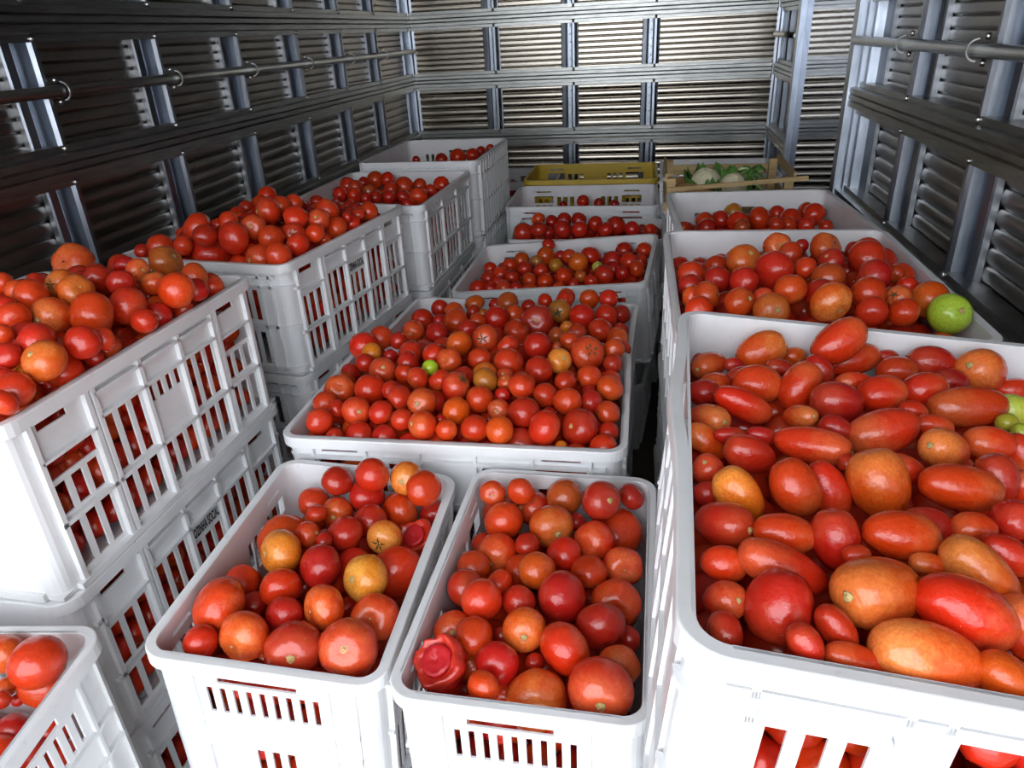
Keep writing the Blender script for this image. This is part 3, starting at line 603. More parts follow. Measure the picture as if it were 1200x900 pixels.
# crate, x y z (mm, from the eye), radius, half length (mm), stem axis x y z (percent), colour, mark, kind (T tomato, P plum, S joined), row, place in row
TABLE = """
C1 -543 919 -701 27.5 27.5 -51 9 -85 r - T 5 0
C1 -502 937 -666 27.4 27.4 -59 3 -81 d - T 6 0
C1 -431 921 -639 29.6 29.6 76 65 4 r - T 6 2
C1 -381 943 -656 28.5 28.5 -6 -95 32 y pale T 6 3
C1 -339 906 -648 29.6 29.6 -73 51 -45 r - T 6 4
C1 -452 934 -691 30.2 30.2 -58 14 -81 d - T 6 1
C1 -492 898 -701 26.1 26.1 4 -99 16 r scar T 5 2
C1 -396 932 -717 34.0 34.0 77 63 9 r - T 5 3
C1 -343 946 -725 23.7 23.7 43 36 -83 d - T 5 4
C1 -428 882 -702 28.0 28.0 39 92 -2 d - T 4 2
C1 -449 828 -688 29.6 29.6 55 16 -82 d - T 4 1
C1 -389 840 -698 27.9 27.9 -7 -99 11 y calyx T 4 3
C1 -348 872 -722 30.8 30.8 -23 -49 84 c - T 4 4
C1 -501 810 -680 20.6 20.6 95 -0 31 r scar T 4 0
C1 -511 866 -683 16.5 16.5 -8 -14 -99 r - T 5 1
C1 -452 745 -683 33.4 33.4 58 68 -45 d - T 2 1
C1 -464 790 -674 14.8 14.8 85 45 -29 d - T 3 3
C1 -441 847 -735 22.8 22.8 60 62 -50 d - T 3 4
C1 -375 728 -681 33.9 33.9 -45 -73 52 y scar T 2 3
C1 -421 786 -713 27.8 27.8 7 68 -73 r - T 2 2
C1 -355 787 -718 40.5 40.5 -55 83 -10 r - T 2 4
C1 -410 665 -680 31.1 31.1 -60 -75 27 o scar T 1 4
C1 -343 674 -698 33.1 33.1 1 -77 64 r scar T 0 5
C1 -353 607 -685 37.2 37.2 18 -72 68 r scar T 0 4
C1 -399 707 -723 20.1 20.1 -88 41 -23 d - T 1 5
C1 -408 649 -724 16.9 16.9 -6 69 -72 d - T 0 3
C1 -425 601 -693 37.6 37.6 32 -86 41 d scar T 0 2
C1 -494 605 -682 34.1 34.1 -23 -97 13 o scar T 0 1
C1 -552 645 -675 38.3 38.3 65 31 -69 r - T 1 0
C1 -545 587 -681 22.0 22.0 -77 57 -30 r - T 0 0
C1 -492 700 -687 28.7 28.7 -54 83 -15 o - T 1 2
C1 -464 654 -690 26.1 26.1 -5 100 3 d - T 1 3
C1 -560 714 -694 24.7 24.7 -79 -7 -61 r - T 2 0
C1 -531 685 -709 19.9 19.9 13 39 -91 d - T 1 1
C1 -552 826 -713 44.5 44.5 -70 48 -53 o - T 3 0
C1 -519 760 -675 34.7 34.7 -65 -67 34 y scar T 3 1
C1 -564 879 -750 22.5 22.5 49 78 38 d - T 3 2
C2 -232 927 -663 21.3 21.3 23 -91 36 r scar T 7 0
C2 -185 924 -654 22.7 22.7 25 97 6 r - T 7 1
C2 -226 943 -714 30.9 30.9 -64 65 42 r - T 6 0
C2 -208 890 -689 31.3 31.3 -39 86 33 r - T 6 1
C2 -169 943 -699 29.0 29.0 -73 -57 39 r scar T 6 2
C2 -238 865 -718 18.7 18.7 44 49 -75 r - T 5 0
C2 -207 831 -703 30.9 30.9 -25 -97 3 o scar T 4 1
C2 -161 834 -686 19.3 19.3 -19 20 -96 d - T 5 1
C2 -118 943 -673 29.8 29.8 56 54 -63 k - T 7 2
C2 -131 882 -686 34.9 34.9 48 -86 16 o scar T 5 2
C2 -57 911 -652 30.6 30.6 54 -67 51 d scar T 7 3
C2 -12 951 -669 22.0 22.0 -76 -12 -64 d - T 7 4
C2 -29 914 -713 38.4 38.4 -39 44 -81 o - T 5 4
C2 -64 858 -690 31.7 31.7 -41 -80 44 r hole T 5 3
C2 -105 817 -686 27.3 27.3 65 55 -53 r - T 4 3
C2 -95 915 -699 15.3 15.3 -65 9 -75 d - T 6 3
C2 -59 956 -728 16.9 16.9 18 41 -90 d - T 6 4
C2 -65 785 -684 25.5 25.5 -6 -7 -100 r - T 3 5
C2 -20 813 -695 29.5 29.5 18 -88 44 o scar T 4 4
C2 -26 744 -701 35.0 35.0 -1 -97 25 r scar T 2 5
C2 -96 721 -676 34.8 34.8 -93 17 -32 d - T 3 3
C2 -43 683 -683 33.5 33.5 -36 88 32 d - T 2 4
C2 -136 766 -674 26.8 26.8 -61 49 -62 o - T 3 2
C2 -62 775 -724 15.5 15.5 -27 -2 -96 d - T 3 4
C2 -8 697 -715 17.5 17.5 45 72 -54 d - T 1 5
C2 -232 783 -694 25.6 25.6 -55 29 -79 r - T 4 0
C2 -231 732 -686 26.6 26.6 71 -21 68 d dark T 3 0
C2 -199 694 -668 28.4 28.4 -66 75 2 r - T 2 1
C2 -185 740 -681 21.3 21.3 -87 45 21 r - T 3 1
C2 -167 794 -703 25.0 25.0 84 27 -46 r - T 4 2
C2 -152 710 -682 24.0 24.0 37 92 7 d - T 2 2
C2 -136 656 -674 28.2 28.2 16 -91 37 o scar T 2 3
C2 -232 664 -697 26.3 26.3 22 -75 62 r scar T 2 0
C2 -197 637 -674 25.1 25.1 -10 26 -96 r - T 1 1
C2 -168 666 -701 15.0 15.0 72 64 25 d - T 1 2
C2 -226 589 -673 32.3 32.3 -23 -49 84 c - T 1 0
C2 -204 633 -723 24.0 24.0 24 97 2 y - T 0 0
C2 -160 603 -679 26.6 26.6 21 93 -31 d - T 0 2
C2 -167 558 -669 20.1 20.1 50 86 4 r - T 0 1
C2 -109 576 -701 36.8 36.8 15 -96 24 y scar T 0 3
C2 -82 631 -673 33.3 33.3 70 69 20 r - T 1 4
C2 -35 575 -672 37.7 37.7 8 -96 26 r scar T 0 4
C2 -17 631 -693 26.3 26.3 27 -88 38 o scar T 0 5
C2 -119 627 -698 13.1 13.1 -81 58 6 d - T 1 3
R1 71 890 -414 12.6 21.8 -13 -47 -87 d - P 7 0
R1 83 868 -398 17.8 29.1 -60 -79 12 r scar P 8 0
R1 151 911 -395 25.2 34.9 88 35 34 o - P 8 2
R1 113 870 -397 9.7 12.9 -98 -18 5 d - P 8 1
R1 87 814 -402 18.7 24.6 -54 -81 24 r scar P 6 1
R1 121 829 -393 12.3 21.6 -96 -25 -11 d - P 7 1
R1 71 782 -395 16.4 19.4 98 18 -5 d - P 6 0
R1 132 793 -386 22.2 29.5 97 10 -20 r - P 7 2
R1 110 736 -384 17.0 34.6 91 -3 -42 r - P 6 2
R1 197 927 -408 12.1 16.0 98 18 -5 o - P 8 3
R1 166 851 -391 10.9 17.9 -97 -10 20 d - P 7 3
R1 71 708 -390 18.1 29.1 54 -77 33 o scar P 5 0
R1 66 664 -392 14.7 25.5 -78 15 61 o - P 4 0
R1 64 594 -383 15.3 19.7 -29 -48 83 r scar P 3 1
R1 88 657 -379 8.9 16.6 98 18 -5 d - P 4 1
R1 103 621 -378 18.2 25.5 -94 -2 35 d - P 4 2
R1 119 659 -379 9.5 15.2 97 10 -20 d - P 4 3
R1 86 547 -375 19.3 27.1 -59 26 76 y - P 2 1
R1 61 561 -387 12.6 13.7 98 18 -5 d - P 3 0
R1 177 783 -382 21.4 31.1 46 47 75 r - P 6 3
R1 211 844 -389 15.3 21.5 52 -29 -80 d - P 7 4
R1 241 893 -371 25.4 38.1 78 40 48 r - P 8 4
R1 265 916 -406 20.7 40.7 95 27 14 r - P 8 5
R1 240 801 -384 13.1 21.1 -98 -18 5 r - P 7 5
R1 261 770 -382 20.7 27.3 97 24 8 r - P 6 5
R1 207 738 -378 23.2 28.1 -97 -10 20 d - P 6 4
R1 311 879 -404 20.1 24.3 98 18 -5 r - P 7 6
R1 310 926 -405 9.8 17.2 98 18 -5 d - P 8 6
R1 359 909 -404 22.7 30.7 -98 -14 13 d - P 8 7
R1 417 903 -410 27.5 37.0 -68 -57 46 o scar P 7 8
R1 316 802 -391 21.3 27.3 98 22 3 r - P 6 6
R1 371 870 -410 15.4 21.5 -98 -18 5 d - P 7 7
R1 350 766 -392 22.6 43.9 -98 -20 0 r - P 6 7
R1 459 898 -434 16.5 25.9 98 18 -5 r - P 6 8
R1 409 788 -407 18.9 28.0 -94 -2 35 gy - P 5 7
R1 381 743 -397 10.0 11.3 98 18 -5 g - P 5 6
R1 283 731 -381 10.6 15.3 94 2 -35 r - P 5 4
R1 163 700 -377 12.5 23.1 46 -77 45 o scar P 5 1
R1 236 672 -375 23.1 37.5 -92 -31 -23 o - P 5 3
R1 163 634 -373 18.2 37.0 91 -42 9 r scar P 4 4
R1 206 571 -371 25.9 32.0 -29 38 88 o - P 3 4
R1 165 569 -379 16.7 27.3 45 -33 -83 r - P 3 3
R1 133 552 -368 20.7 26.8 49 -31 -81 r - P 3 2
R1 188 601 -371 9.2 9.2 -98 -18 5 d - P 4 5
R1 192 671 -374 13.9 17.7 87 -7 -49 d - P 5 2
R1 292 698 -380 12.1 20.4 97 10 -20 r - P 5 5
R1 284 645 -376 19.7 31.3 -68 -58 45 o scar P 4 6
R1 333 669 -381 16.5 25.0 -98 -14 13 r - P 4 7
R1 272 572 -371 20.3 35.9 97 10 -20 r - P 3 6
R1 312 598 -375 17.2 22.8 -37 35 86 d - P 3 7
R1 366 676 -394 16.0 20.9 52 -29 -80 r - P 4 8
R1 338 605 -388 12.9 16.8 -52 29 80 r - P 3 8
R1 235 598 -372 13.6 18.7 -91 3 42 r - P 3 5
R1 387 724 -397 9.1 9.7 -98 -18 5 g - P 5 8
R1 71 504 -377 19.9 27.2 69 -64 33 d scar P 2 0
R1 115 488 -370 16.5 25.0 97 10 -20 r - P 2 2
R1 153 484 -369 18.4 25.2 -17 41 89 d - P 2 3
R1 108 448 -372 17.7 36.5 -91 2 41 r - P 1 3
R1 100 408 -373 23.8 27.1 -22 -47 -85 d - P 1 2
R1 66 452 -375 13.9 18.1 97 10 -20 r - P 1 0
R1 64 417 -380 14.8 17.7 51 -60 62 r scar P 1 1
R1 200 487 -363 18.9 29.9 98 12 -17 r - P 2 5
R1 230 517 -375 15.9 21.2 -97 -10 20 d - P 2 6
R1 169 427 -369 26.0 37.1 -74 -58 33 o scar P 1 4
R1 134 390 -371 11.7 18.4 59 -26 -76 d - P 0 4
R1 221 414 -368 23.6 35.1 89 -5 -46 r - P 1 6
R1 245 457 -368 19.1 32.1 -76 16 63 o - P 1 7
R1 273 481 -369 13.4 22.5 87 -7 -49 d - P 1 8
R1 261 512 -370 13.4 17.8 -98 -18 5 r - P 2 7
R1 296 530 -372 16.6 18.2 28 -76 59 d scar P 2 8
R1 264 424 -386 18.2 24.1 -52 29 80 o - P 0 8
R1 162 461 -364 7.8 10.6 98 18 -5 r - P 2 4
R1 211 459 -366 8.3 13.8 -97 -10 20 o - P 1 5
R1 129 397 -392 10.5 10.5 98 18 -5 d - P 0 3
R1 186 377 -376 23.0 36.5 -96 -7 26 y - P 0 6
R1 232 370 -382 15.8 21.8 76 -16 -63 o - P 0 7
R1 142 368 -376 10.2 21.7 -95 -3 32 r - P 0 5
R1 110 367 -365 10.8 14.9 -52 29 80 d - P 0 2
R1 61 381 -376 15.0 12.0 -98 -18 5 d - P 0 0
R1 112 379 -382 9.9 9.9 -98 -18 5 d - P 0 1
L1 -1018 935 -322 17.6 17.6 -2 95 32 r - T 3 0
L1 -1110 1186 -368 41.0 41.0 8 -88 47 o calyx T 4 1
L1 -931 957 -332 25.3 25.3 -13 -94 31 o calyx T 3 2
L1 -969 949 -324 14.6 14.6 -85 7 -52 d - T 4 0
L1 -969 908 -325 16.6 16.6 -23 95 -21 o - T 3 1
L1 -930 894 -328 25.9 25.9 -79 -10 -60 o - T 2 1
L1 -885 933 -334 27.7 27.7 81 -30 51 o scar T 3 3
L1 -900 1000 -337 24.4 24.4 -75 62 23 d - T 4 2
L1 -1021 1203 -377 24.4 24.4 27 92 -28 d - T 4 3
L1 -854 996 -342 23.4 23.4 -59 79 20 d - T 3 4
L1 -815 949 -363 30.6 30.6 75 21 -63 r - T 2 4
L1 -887 873 -354 30.1 30.1 4 -98 17 o scar T 2 2
L1 -824 883 -353 35.8 35.8 54 75 -38 r - T 2 3
L1 -903 828 -337 21.9 21.9 -83 56 -5 r - T 1 1
L1 -937 847 -330 18.6 18.6 16 38 -91 r - T 2 0
L1 -872 806 -359 23.2 23.2 -78 63 -4 d - T 1 2
L1 -830 780 -354 27.8 27.8 68 41 -61 r - T 1 3
L1 -774 798 -361 23.9 23.9 -50 76 -41 r - T 1 4
L1 -874 774 -341 14.3 14.3 -37 92 12 r - T 1 0
L1 -785 739 -363 28.8 28.8 -17 -64 75 o scar T 0 5
L1 -793 689 -382 25.2 25.2 21 51 -83 r - T 0 4
L1 -801 779 -398 26.5 26.5 -69 -25 -68 r - T 0 6
L1 -773 837 -372 17.9 17.9 70 71 7 r - T 1 5
L1 -795 860 -397 22.4 22.4 64 22 -73 r - T 1 6
L1 -837 736 -356 18.4 18.4 -19 72 -67 d - T 0 1
L1 -830 710 -379 17.7 17.7 31 95 9 d - T 0 0
L1 -775 651 -379 18.4 18.4 -21 -73 -65 r scar T 0 2
L1 -827 741 -387 14.5 14.5 42 87 -24 y - T 0 3
L1 -789 824 -398 15.4 15.4 11 99 -3 d - T 0 7
L1 -835 1048 -358 23.7 23.7 -13 4 99 o calyx T 3 5
L1 -774 1021 -361 30.4 30.4 72 42 -55 r - T 2 6
L1 -918 1202 -368 33.4 33.4 85 8 52 k scar T 4 6
L1 -797 1106 -368 27.7 27.7 61 76 -22 o - T 4 7
L1 -771 1068 -376 20.7 20.7 -69 14 -71 d - T 3 6
L1 -797 1149 -399 26.6 26.6 67 74 5 r - T 3 7
L1 -794 985 -394 23.0 23.0 -42 91 -4 d - T 2 5
L1 -773 926 -379 20.1 20.1 -22 18 -96 r - T 1 7
L1 -793 1045 -403 21.9 21.9 -3 97 -24 r - T 2 7
L1 -875 1068 -342 21.0 21.0 93 -33 15 o scar T 4 5
L1 -988 1175 -368 20.9 20.9 -49 80 34 d - T 4 4
L2 -1195 1569 -435 29.7 29.7 -60 -24 -76 o - T 1 0
L2 -1206 1515 -456 26.3 26.3 71 69 13 r - T 0 0
L2 -1189 1485 -428 19.5 19.5 -40 17 -90 d - S 0 0
L2 -1191 1658 -433 22.6 22.6 -77 49 40 r - S 0 0
L2 -1181 1704 -437 26.1 26.1 37 35 -86 o - T 1 1
L2 -1138 1484 -417 30.2 30.2 -54 83 13 r - T 0 1
L2 -1062 1463 -408 23.9 23.9 59 78 -23 r - T 0 2
L2 -1066 1538 -384 36.8 36.8 67 33 -66 r - T 1 2
L2 -1000 1465 -385 27.9 27.9 -57 20 -80 d - T 1 3
L2 -1021 1504 -438 43.7 43.7 -39 27 -88 r - T 0 3
L2 -1155 1860 -435 30.9 30.9 80 19 -57 r - T 2 0
L2 -937 1476 -394 38.1 38.1 47 87 -12 r - T 1 4
L2 -984 1546 -373 25.3 25.3 74 67 12 r - T 2 1
L2 -1158 1922 -424 23.0 23.0 8 97 -21 d - S 0 0
L2 -1139 1973 -429 32.9 32.9 -4 76 -64 r - T 3 0
L2 -930 1460 -453 24.5 24.5 47 69 -55 r - T 0 4
L2 -921 1543 -385 30.4 30.4 20 -93 32 r scar T 2 2
L2 -877 1466 -438 32.3 32.3 -45 -89 6 r scar T 0 5
L2 -869 1520 -407 31.9 31.9 -75 66 6 r - T 1 5
L2 -820 1449 -426 30.6 30.6 -67 73 -14 r - T 0 6
L2 -926 1630 -368 33.9 33.9 -76 -63 14 r scar T 3 2
L2 -851 1622 -382 30.8 30.8 -54 40 -74 r - T 2 3
L2 -1146 2031 -412 29.2 29.2 -81 58 1 r - T 3 1
L2 -922 1688 -367 26.2 26.2 55 37 -75 r - T 3 3
L2 -909 1736 -372 25.5 25.5 50 86 -7 r - T 3 4
L2 -838 1573 -410 28.5 28.5 37 -85 38 d calyx T 1 6
L2 -810 1659 -397 28.1 28.1 10 -84 53 r scar T 2 4
L2 -790 1587 -411 23.3 23.3 7 58 -81 r - T 1 7
L2 -808 1527 -424 29.6 29.6 -90 33 27 r - T 0 7
L2 -823 1741 -394 34.0 34.0 48 78 40 o - T 3 5
L2 -824 1794 -399 20.8 20.8 -56 77 31 d - S 0 0
L2 -976 2006 -424 22.1 22.1 11 10 -99 d - S 0 0
L2 -788 1702 -429 31.1 31.1 69 32 -66 r - T 2 5
L2 -786 1621 -436 18.6 18.6 53 76 -39 r - S 0 0
L2 -767 1808 -419 20.4 20.4 30 12 -95 r - S 0 0
L2 -760 1864 -423 27.1 27.1 41 16 -90 r - T 3 6
L2 -771 1767 -431 23.5 23.5 31 25 -92 r - T 2 6
L2 -768 1737 -408 15.4 15.4 73 65 21 d - S 0 0
R2 83 1368 -438 28.3 28.3 35 91 -22 r - T 2 0
R2 79 1305 -438 22.9 22.9 -10 96 25 d - T 1 0
R2 81 1244 -439 22.9 22.9 -91 41 -9 o - T 1 1
R2 101 1204 -422 26.3 26.3 95 -20 22 r scar T 1 2
R2 86 1155 -429 23.3 23.3 -6 87 -50 r - T 0 0
R2 126 1289 -419 24.7 24.7 -55 -14 -82 d - T 2 1
R2 179 1376 -411 33.7 33.7 39 -51 77 o ring T 3 0
R2 166 1249 -410 25.8 25.8 56 79 -26 d - T 2 2
R2 220 1290 -403 36.2 36.2 71 70 -1 d - T 2 3
R2 251 1457 -407 29.2 29.2 14 -87 48 o scar T 3 1
R2 264 1396 -404 25.4 25.4 -93 35 12 r - T 3 2
R2 150 1156 -415 25.0 25.0 62 -58 52 r scar T 0 1
R2 189 1170 -412 18.0 18.0 23 -91 34 r scar T 0 2
R2 232 1186 -402 26.5 26.5 18 -1 -98 o - T 1 3
R2 195 1121 -415 28.7 28.7 25 -90 35 o scar T 0 3
R2 270 1331 -412 13.7 13.7 -84 35 -42 r - S 0 0
R2 300 1481 -411 15.0 15.0 -56 76 32 d - S 0 0
R2 341 1460 -410 32.4 32.4 64 -47 61 o calyx T 3 3
R2 330 1359 -405 24.1 24.1 -59 -48 65 d scar T 3 4
R2 275 1300 -400 20.2 20.2 50 43 -75 r - T 2 4
R2 303 1246 -400 27.5 27.5 11 15 -98 k - T 2 5
R2 283 1194 -414 27.5 27.5 84 54 -1 d - T 1 4
R2 284 1132 -404 33.0 33.0 52 -80 -31 y scar T 0 4
R2 401 1489 -422 18.0 18.0 -83 55 -10 d - T 3 5
R2 413 1437 -421 34.4 34.4 29 67 -68 r - T 3 6
R2 385 1283 -410 30.9 30.9 -93 25 27 d - T 2 6
R2 351 1179 -406 28.8 28.8 -70 71 -9 o - T 1 5
R2 343 1120 -414 24.1 24.1 14 99 -1 r - T 0 5
R2 460 1610 -457 31.1 31.1 18 33 -93 r - T 3 7
R2 443 1349 -425 17.0 17.0 -78 15 -60 r - T 2 7
R2 398 1182 -412 20.2 20.2 -65 -60 47 o calyx T 1 6
R2 391 1128 -417 23.3 23.3 63 13 -76 r - T 0 6
R2 461 1503 -453 32.4 32.4 -76 63 16 r - T 3 8
R2 470 1407 -448 25.7 25.7 -76 -17 -63 r - T 2 8
R2 437 1269 -423 17.5 17.5 27 95 14 r - T 1 7
R2 461 1223 -430 32.8 32.8 -79 18 -59 o - T 0 7
R2 476 1325 -455 22.4 22.4 60 35 -72 o - T 1 8
R2 471 1276 -455 27.8 27.8 60 -0 -80 r - T 0 8
R2 469 1160 -430 32.4 32.4 23 -84 49 g scar T 0 9
C3 -592 1182 -619 30.7 30.7 34 -69 64 r calyx T 3 0
C3 -526 1177 -615 31.3 31.3 -77 48 -43 r - T 3 1
C3 -602 1130 -624 24.2 24.2 62 5 -79 r - T 2 0
C3 -582 1060 -624 25.3 25.3 -72 66 -20 o - T 1 0
C3 -595 1071 -676 30.2 30.2 35 39 -85 r - T 0 0
C3 -568 1109 -623 17.8 17.8 -82 18 -55 d - T 2 1
C3 -525 1098 -620 27.7 27.7 61 -71 34 r scar T 2 2
C3 -507 1056 -648 27.4 27.4 71 63 -31 r - T 1 1
C3 -475 1094 -619 23.5 23.5 59 36 -72 r - T 2 3
C3 -457 1053 -646 24.4 24.4 69 69 20 d - T 0 3
C3 -547 1039 -642 17.6 17.6 68 3 -74 d - T 0 2
C3 -549 1055 -675 19.8 19.8 62 76 -21 r - T 0 1
C3 -451 1136 -608 24.8 24.8 -68 20 -70 r - T 3 3
C3 -479 1167 -609 18.7 18.7 -24 74 -63 d - T 3 2
C3 -428 1074 -620 20.4 20.4 -70 71 5 r - T 1 2
C3 -409 1051 -660 26.3 26.3 30 28 -91 r - T 0 4
C3 -399 1110 -603 27.6 27.6 -8 -91 40 r scar T 2 4
C3 -382 1053 -617 26.4 26.4 -64 -62 45 r scar T 1 3
C3 -351 1173 -598 28.5 28.5 68 -18 71 r calyx T 3 4
C3 -385 1150 -621 19.6 19.6 -63 9 -77 d - T 2 5
C3 -333 1103 -613 26.2 26.2 -79 53 -30 o - T 2 6
C3 -298 1143 -608 26.4 26.4 -78 63 1 r - T 2 7
C3 -298 1199 -596 25.4 25.4 -79 -9 -60 k - T 4 6
C3 -223 1172 -592 25.1 25.1 -49 11 -86 r - T 3 6
C3 -258 1160 -606 15.2 15.2 -17 -89 43 d scar S 0 0
C3 -258 1120 -616 21.1 21.1 -11 -95 30 o scar T 2 8
C3 -337 1047 -621 19.9 19.9 79 61 -1 o - T 1 4
C3 -289 1061 -623 25.1 25.1 -8 17 -98 r - T 1 5
C3 -242 1049 -617 25.3 25.3 30 63 -72 o - T 1 6
C3 -210 1114 -616 29.3 29.3 -47 57 -68 d - T 1 7
C3 -355 1063 -666 31.3 31.3 18 -98 9 r scar T 0 5
C3 -304 1066 -664 20.3 20.3 28 -93 24 d dark T 0 6
C3 -267 1046 -661 20.1 20.1 -20 35 -92 r - T 0 7
C3 -213 1073 -666 37.4 37.4 -9 -97 23 d calyx T 0 8
C3 -356 1077 -618 9.6 9.6 51 84 -17 d - S 0 0
C3 -257 1193 -596 16.7 16.7 -22 -38 90 r scar T 3 5
C3 -179 1178 -613 25.0 25.0 -78 9 -62 r - T 3 8
C3 -166 1065 -617 32.0 32.0 85 32 -42 r - T 1 8
C3 -147 1219 -604 21.3 21.3 -1 16 -99 r - T 3 9
C3 -135 1151 -610 26.5 26.5 25 83 -50 o - T 2 9
C3 -108 1095 -630 34.8 34.8 -56 -70 45 d scar T 1 10
C3 -93 1175 -623 24.9 24.9 -93 3 -37 d - T 2 10
C3 -62 1219 -613 26.1 26.1 -58 10 -81 o - T 3 11
C3 -61 1141 -624 22.6 22.6 -61 46 -64 o - T 2 11
C3 -58 1103 -641 18.9 18.9 16 31 -94 r - T 1 11
C3 -64 1055 -646 25.6 25.6 64 53 -55 r - T 0 11
C3 -156 1053 -662 16.9 16.9 60 40 -69 d - T 0 9
C3 -110 1050 -659 20.3 20.3 -6 79 -61 r - T 0 10
C3 -135 1043 -641 11.8 11.8 54 30 -78 y - S 0 0
C3 -167 1121 -624 15.9 15.9 -85 49 18 d - T 1 9
C3 -103 1215 -623 17.3 17.3 69 17 -71 d - T 3 10
C3 -609 1362 -604 31.9 31.9 16 -5 -99 r - T 6 0
C3 -591 1419 -609 29.8 29.8 60 0 -80 r - T 6 1
C3 -575 1320 -602 23.4 23.4 59 72 -38 y - T 5 1
C3 -572 1275 -604 20.5 20.5 -46 3 -89 d - T 5 0
C3 -523 1244 -605 27.7 27.7 38 -68 63 r scar T 5 2
C3 -535 1383 -598 20.0 20.0 55 31 -77 d - T 6 2
C3 -526 1303 -600 15.9 15.9 -92 40 -1 d - S 0 0
C3 -489 1322 -600 26.7 26.7 59 40 -70 r - T 6 3
C3 -477 1273 -600 24.9 24.9 -97 5 -23 d - T 5 3
C3 -432 1306 -593 24.8 24.8 47 21 -86 r - T 5 4
C3 -391 1277 -593 27.1 27.1 -30 -84 45 r scar T 5 5
C3 -436 1207 -602 23.5 23.5 -91 -2 -40 o - T 4 3
C3 -423 1248 -597 17.0 17.0 -78 52 34 g - S 0 0
C3 -391 1202 -601 22.6 22.6 61 8 -79 r - T 4 4
C3 -472 1230 -605 20.7 20.7 47 88 7 r - T 4 2
C3 -607 1272 -628 21.7 21.7 -84 7 -54 d - T 4 1
C3 -601 1231 -626 20.6 20.6 -7 -100 5 r scar T 4 0
C4 -558 1629 -643 28.6 28.6 -21 2 -98 r - T 1 0
C4 -544 1511 -629 27.5 27.5 2 -99 16 r scar T 0 0
C4 -480 1492 -626 28.2 28.2 34 85 -39 d - T 0 1
C4 -548 1751 -659 24.0 24.0 -7 94 -33 d - T 2 0
C4 -497 1710 -650 25.5 25.5 -21 32 -92 o - T 2 1
C4 -461 1594 -632 32.4 32.4 42 49 -77 r - T 1 1
C4 -507 1605 -637 16.4 16.4 -62 66 -42 d - S 0 0
C4 -460 1788 -657 27.8 27.8 27 -10 -96 o - T 2 2
C4 -437 1683 -643 20.5 20.5 -86 51 -0 d - S 0 0
C4 -403 1800 -665 20.5 20.5 -29 39 -87 d - S 0 0
C4 -365 1771 -649 31.1 31.1 54 65 -53 k - T 2 3
C4 -326 1661 -638 25.8 25.8 -68 64 -35 o - T 1 3
C4 -364 1619 -634 31.7 31.7 -25 90 -37 d - T 1 2
C4 -310 1779 -659 19.2 19.2 3 84 -54 d - S 0 0
C4 -267 1793 -650 22.9 22.9 81 57 -15 r - S 0 0
C4 -210 1753 -632 25.6 25.6 67 55 -51 r - T 2 4
C4 -217 1700 -642 31.0 31.0 -5 -97 22 k calyx T 1 4
C4 -259 1596 -631 41.4 41.4 11 -87 47 d scar T 0 4
C4 -408 1668 -640 13.2 13.2 -52 35 -78 k - S 0 0
C4 -403 1586 -628 21.0 21.0 -46 16 -87 r - S 0 0
C4 -294 1512 -623 30.2 30.2 -64 21 -74 r - T 0 3
C3 -342 1400 -595 30.2 30.2 -6 -93 36 r calyx T 6 5
C3 -389 1354 -590 29.3 29.3 -68 67 29 o - T 6 4
C4 -410 1516 -624 25.0 25.0 -53 84 -3 d - T 0 2
C3 -280 1346 -590 24.5 24.5 -73 67 14 r - T 6 6
C3 -222 1362 -592 29.8 29.8 -83 56 -0 d - T 6 7
C3 -331 1294 -595 24.3 24.3 21 81 -54 r - T 5 6
C3 -312 1250 -612 28.2 28.2 -65 73 23 y - T 4 7
C3 -269 1290 -602 32.9 32.9 -79 21 -58 r - T 5 7
C3 -267 1234 -606 20.2 20.2 -7 -66 75 r scar T 4 8
C3 -227 1217 -607 24.3 24.3 -44 -11 -89 r - T 3 7
C3 -204 1265 -602 29.0 29.0 -61 16 -78 r - T 5 8
C3 -169 1307 -600 26.6 26.6 53 -59 60 y scar T 5 9
C3 -194 1446 -603 19.1 19.1 81 37 -45 k - T 6 8
C4 -183 1564 -631 17.0 17.0 -3 97 22 y - S 0 0
C3 -149 1259 -621 22.3 22.3 -48 82 -32 r - T 4 9
C3 -348 1221 -601 20.9 20.9 -59 81 -4 d - T 4 5
C4 -149 1791 -641 26.9 26.9 -19 96 22 o - T 2 6
C4 -98 1785 -637 25.5 25.5 31 64 -71 r - T 2 7
C4 -158 1684 -648 31.9 31.9 -32 39 -86 r - T 1 5
C4 -104 1573 -639 30.5 30.5 -46 9 -88 r - T 0 6
C4 -99 1708 -656 30.6 30.6 65 76 4 r - T 1 6
C4 -64 1749 -667 25.8 25.8 -85 51 -12 d - T 1 7
C4 -58 1595 -649 19.1 19.1 -38 92 6 d - S 0 0
C4 -62 1522 -639 27.2 27.2 79 58 22 o - T 0 7
C4 -210 1801 -639 23.9 23.9 58 79 -20 r - T 2 5
C4 -46 1457 -635 17.1 17.1 40 91 14 d - S 0 0
C3 -116 1346 -600 37.3 37.3 35 -71 61 r calyx T 5 10
C4 -155 1526 -630 22.7 22.7 10 99 11 r - T 0 5
C3 -158 1406 -599 22.8 22.8 -33 -18 -93 r - T 6 9
C3 -64 1382 -604 22.9 22.9 15 93 -34 o - T 6 10
C3 -62 1320 -609 20.8 20.8 -90 10 -43 d - T 5 11
C3 -104 1254 -609 25.2 25.2 -51 47 -73 o - T 4 10
C3 -68 1280 -631 26.3 26.3 58 6 -81 o - T 4 11
C3 -180 1364 -595 12.1 12.1 -98 22 -2 k - S 0 0
R3 93 2029 -513 19.2 19.2 -26 94 -20 r - S 0 0
R3 157 2111 -516 29.7 29.7 -74 29 -60 r - S 0 0
R3 201 2146 -518 28.3 28.3 53 69 -49 d - S 0 0
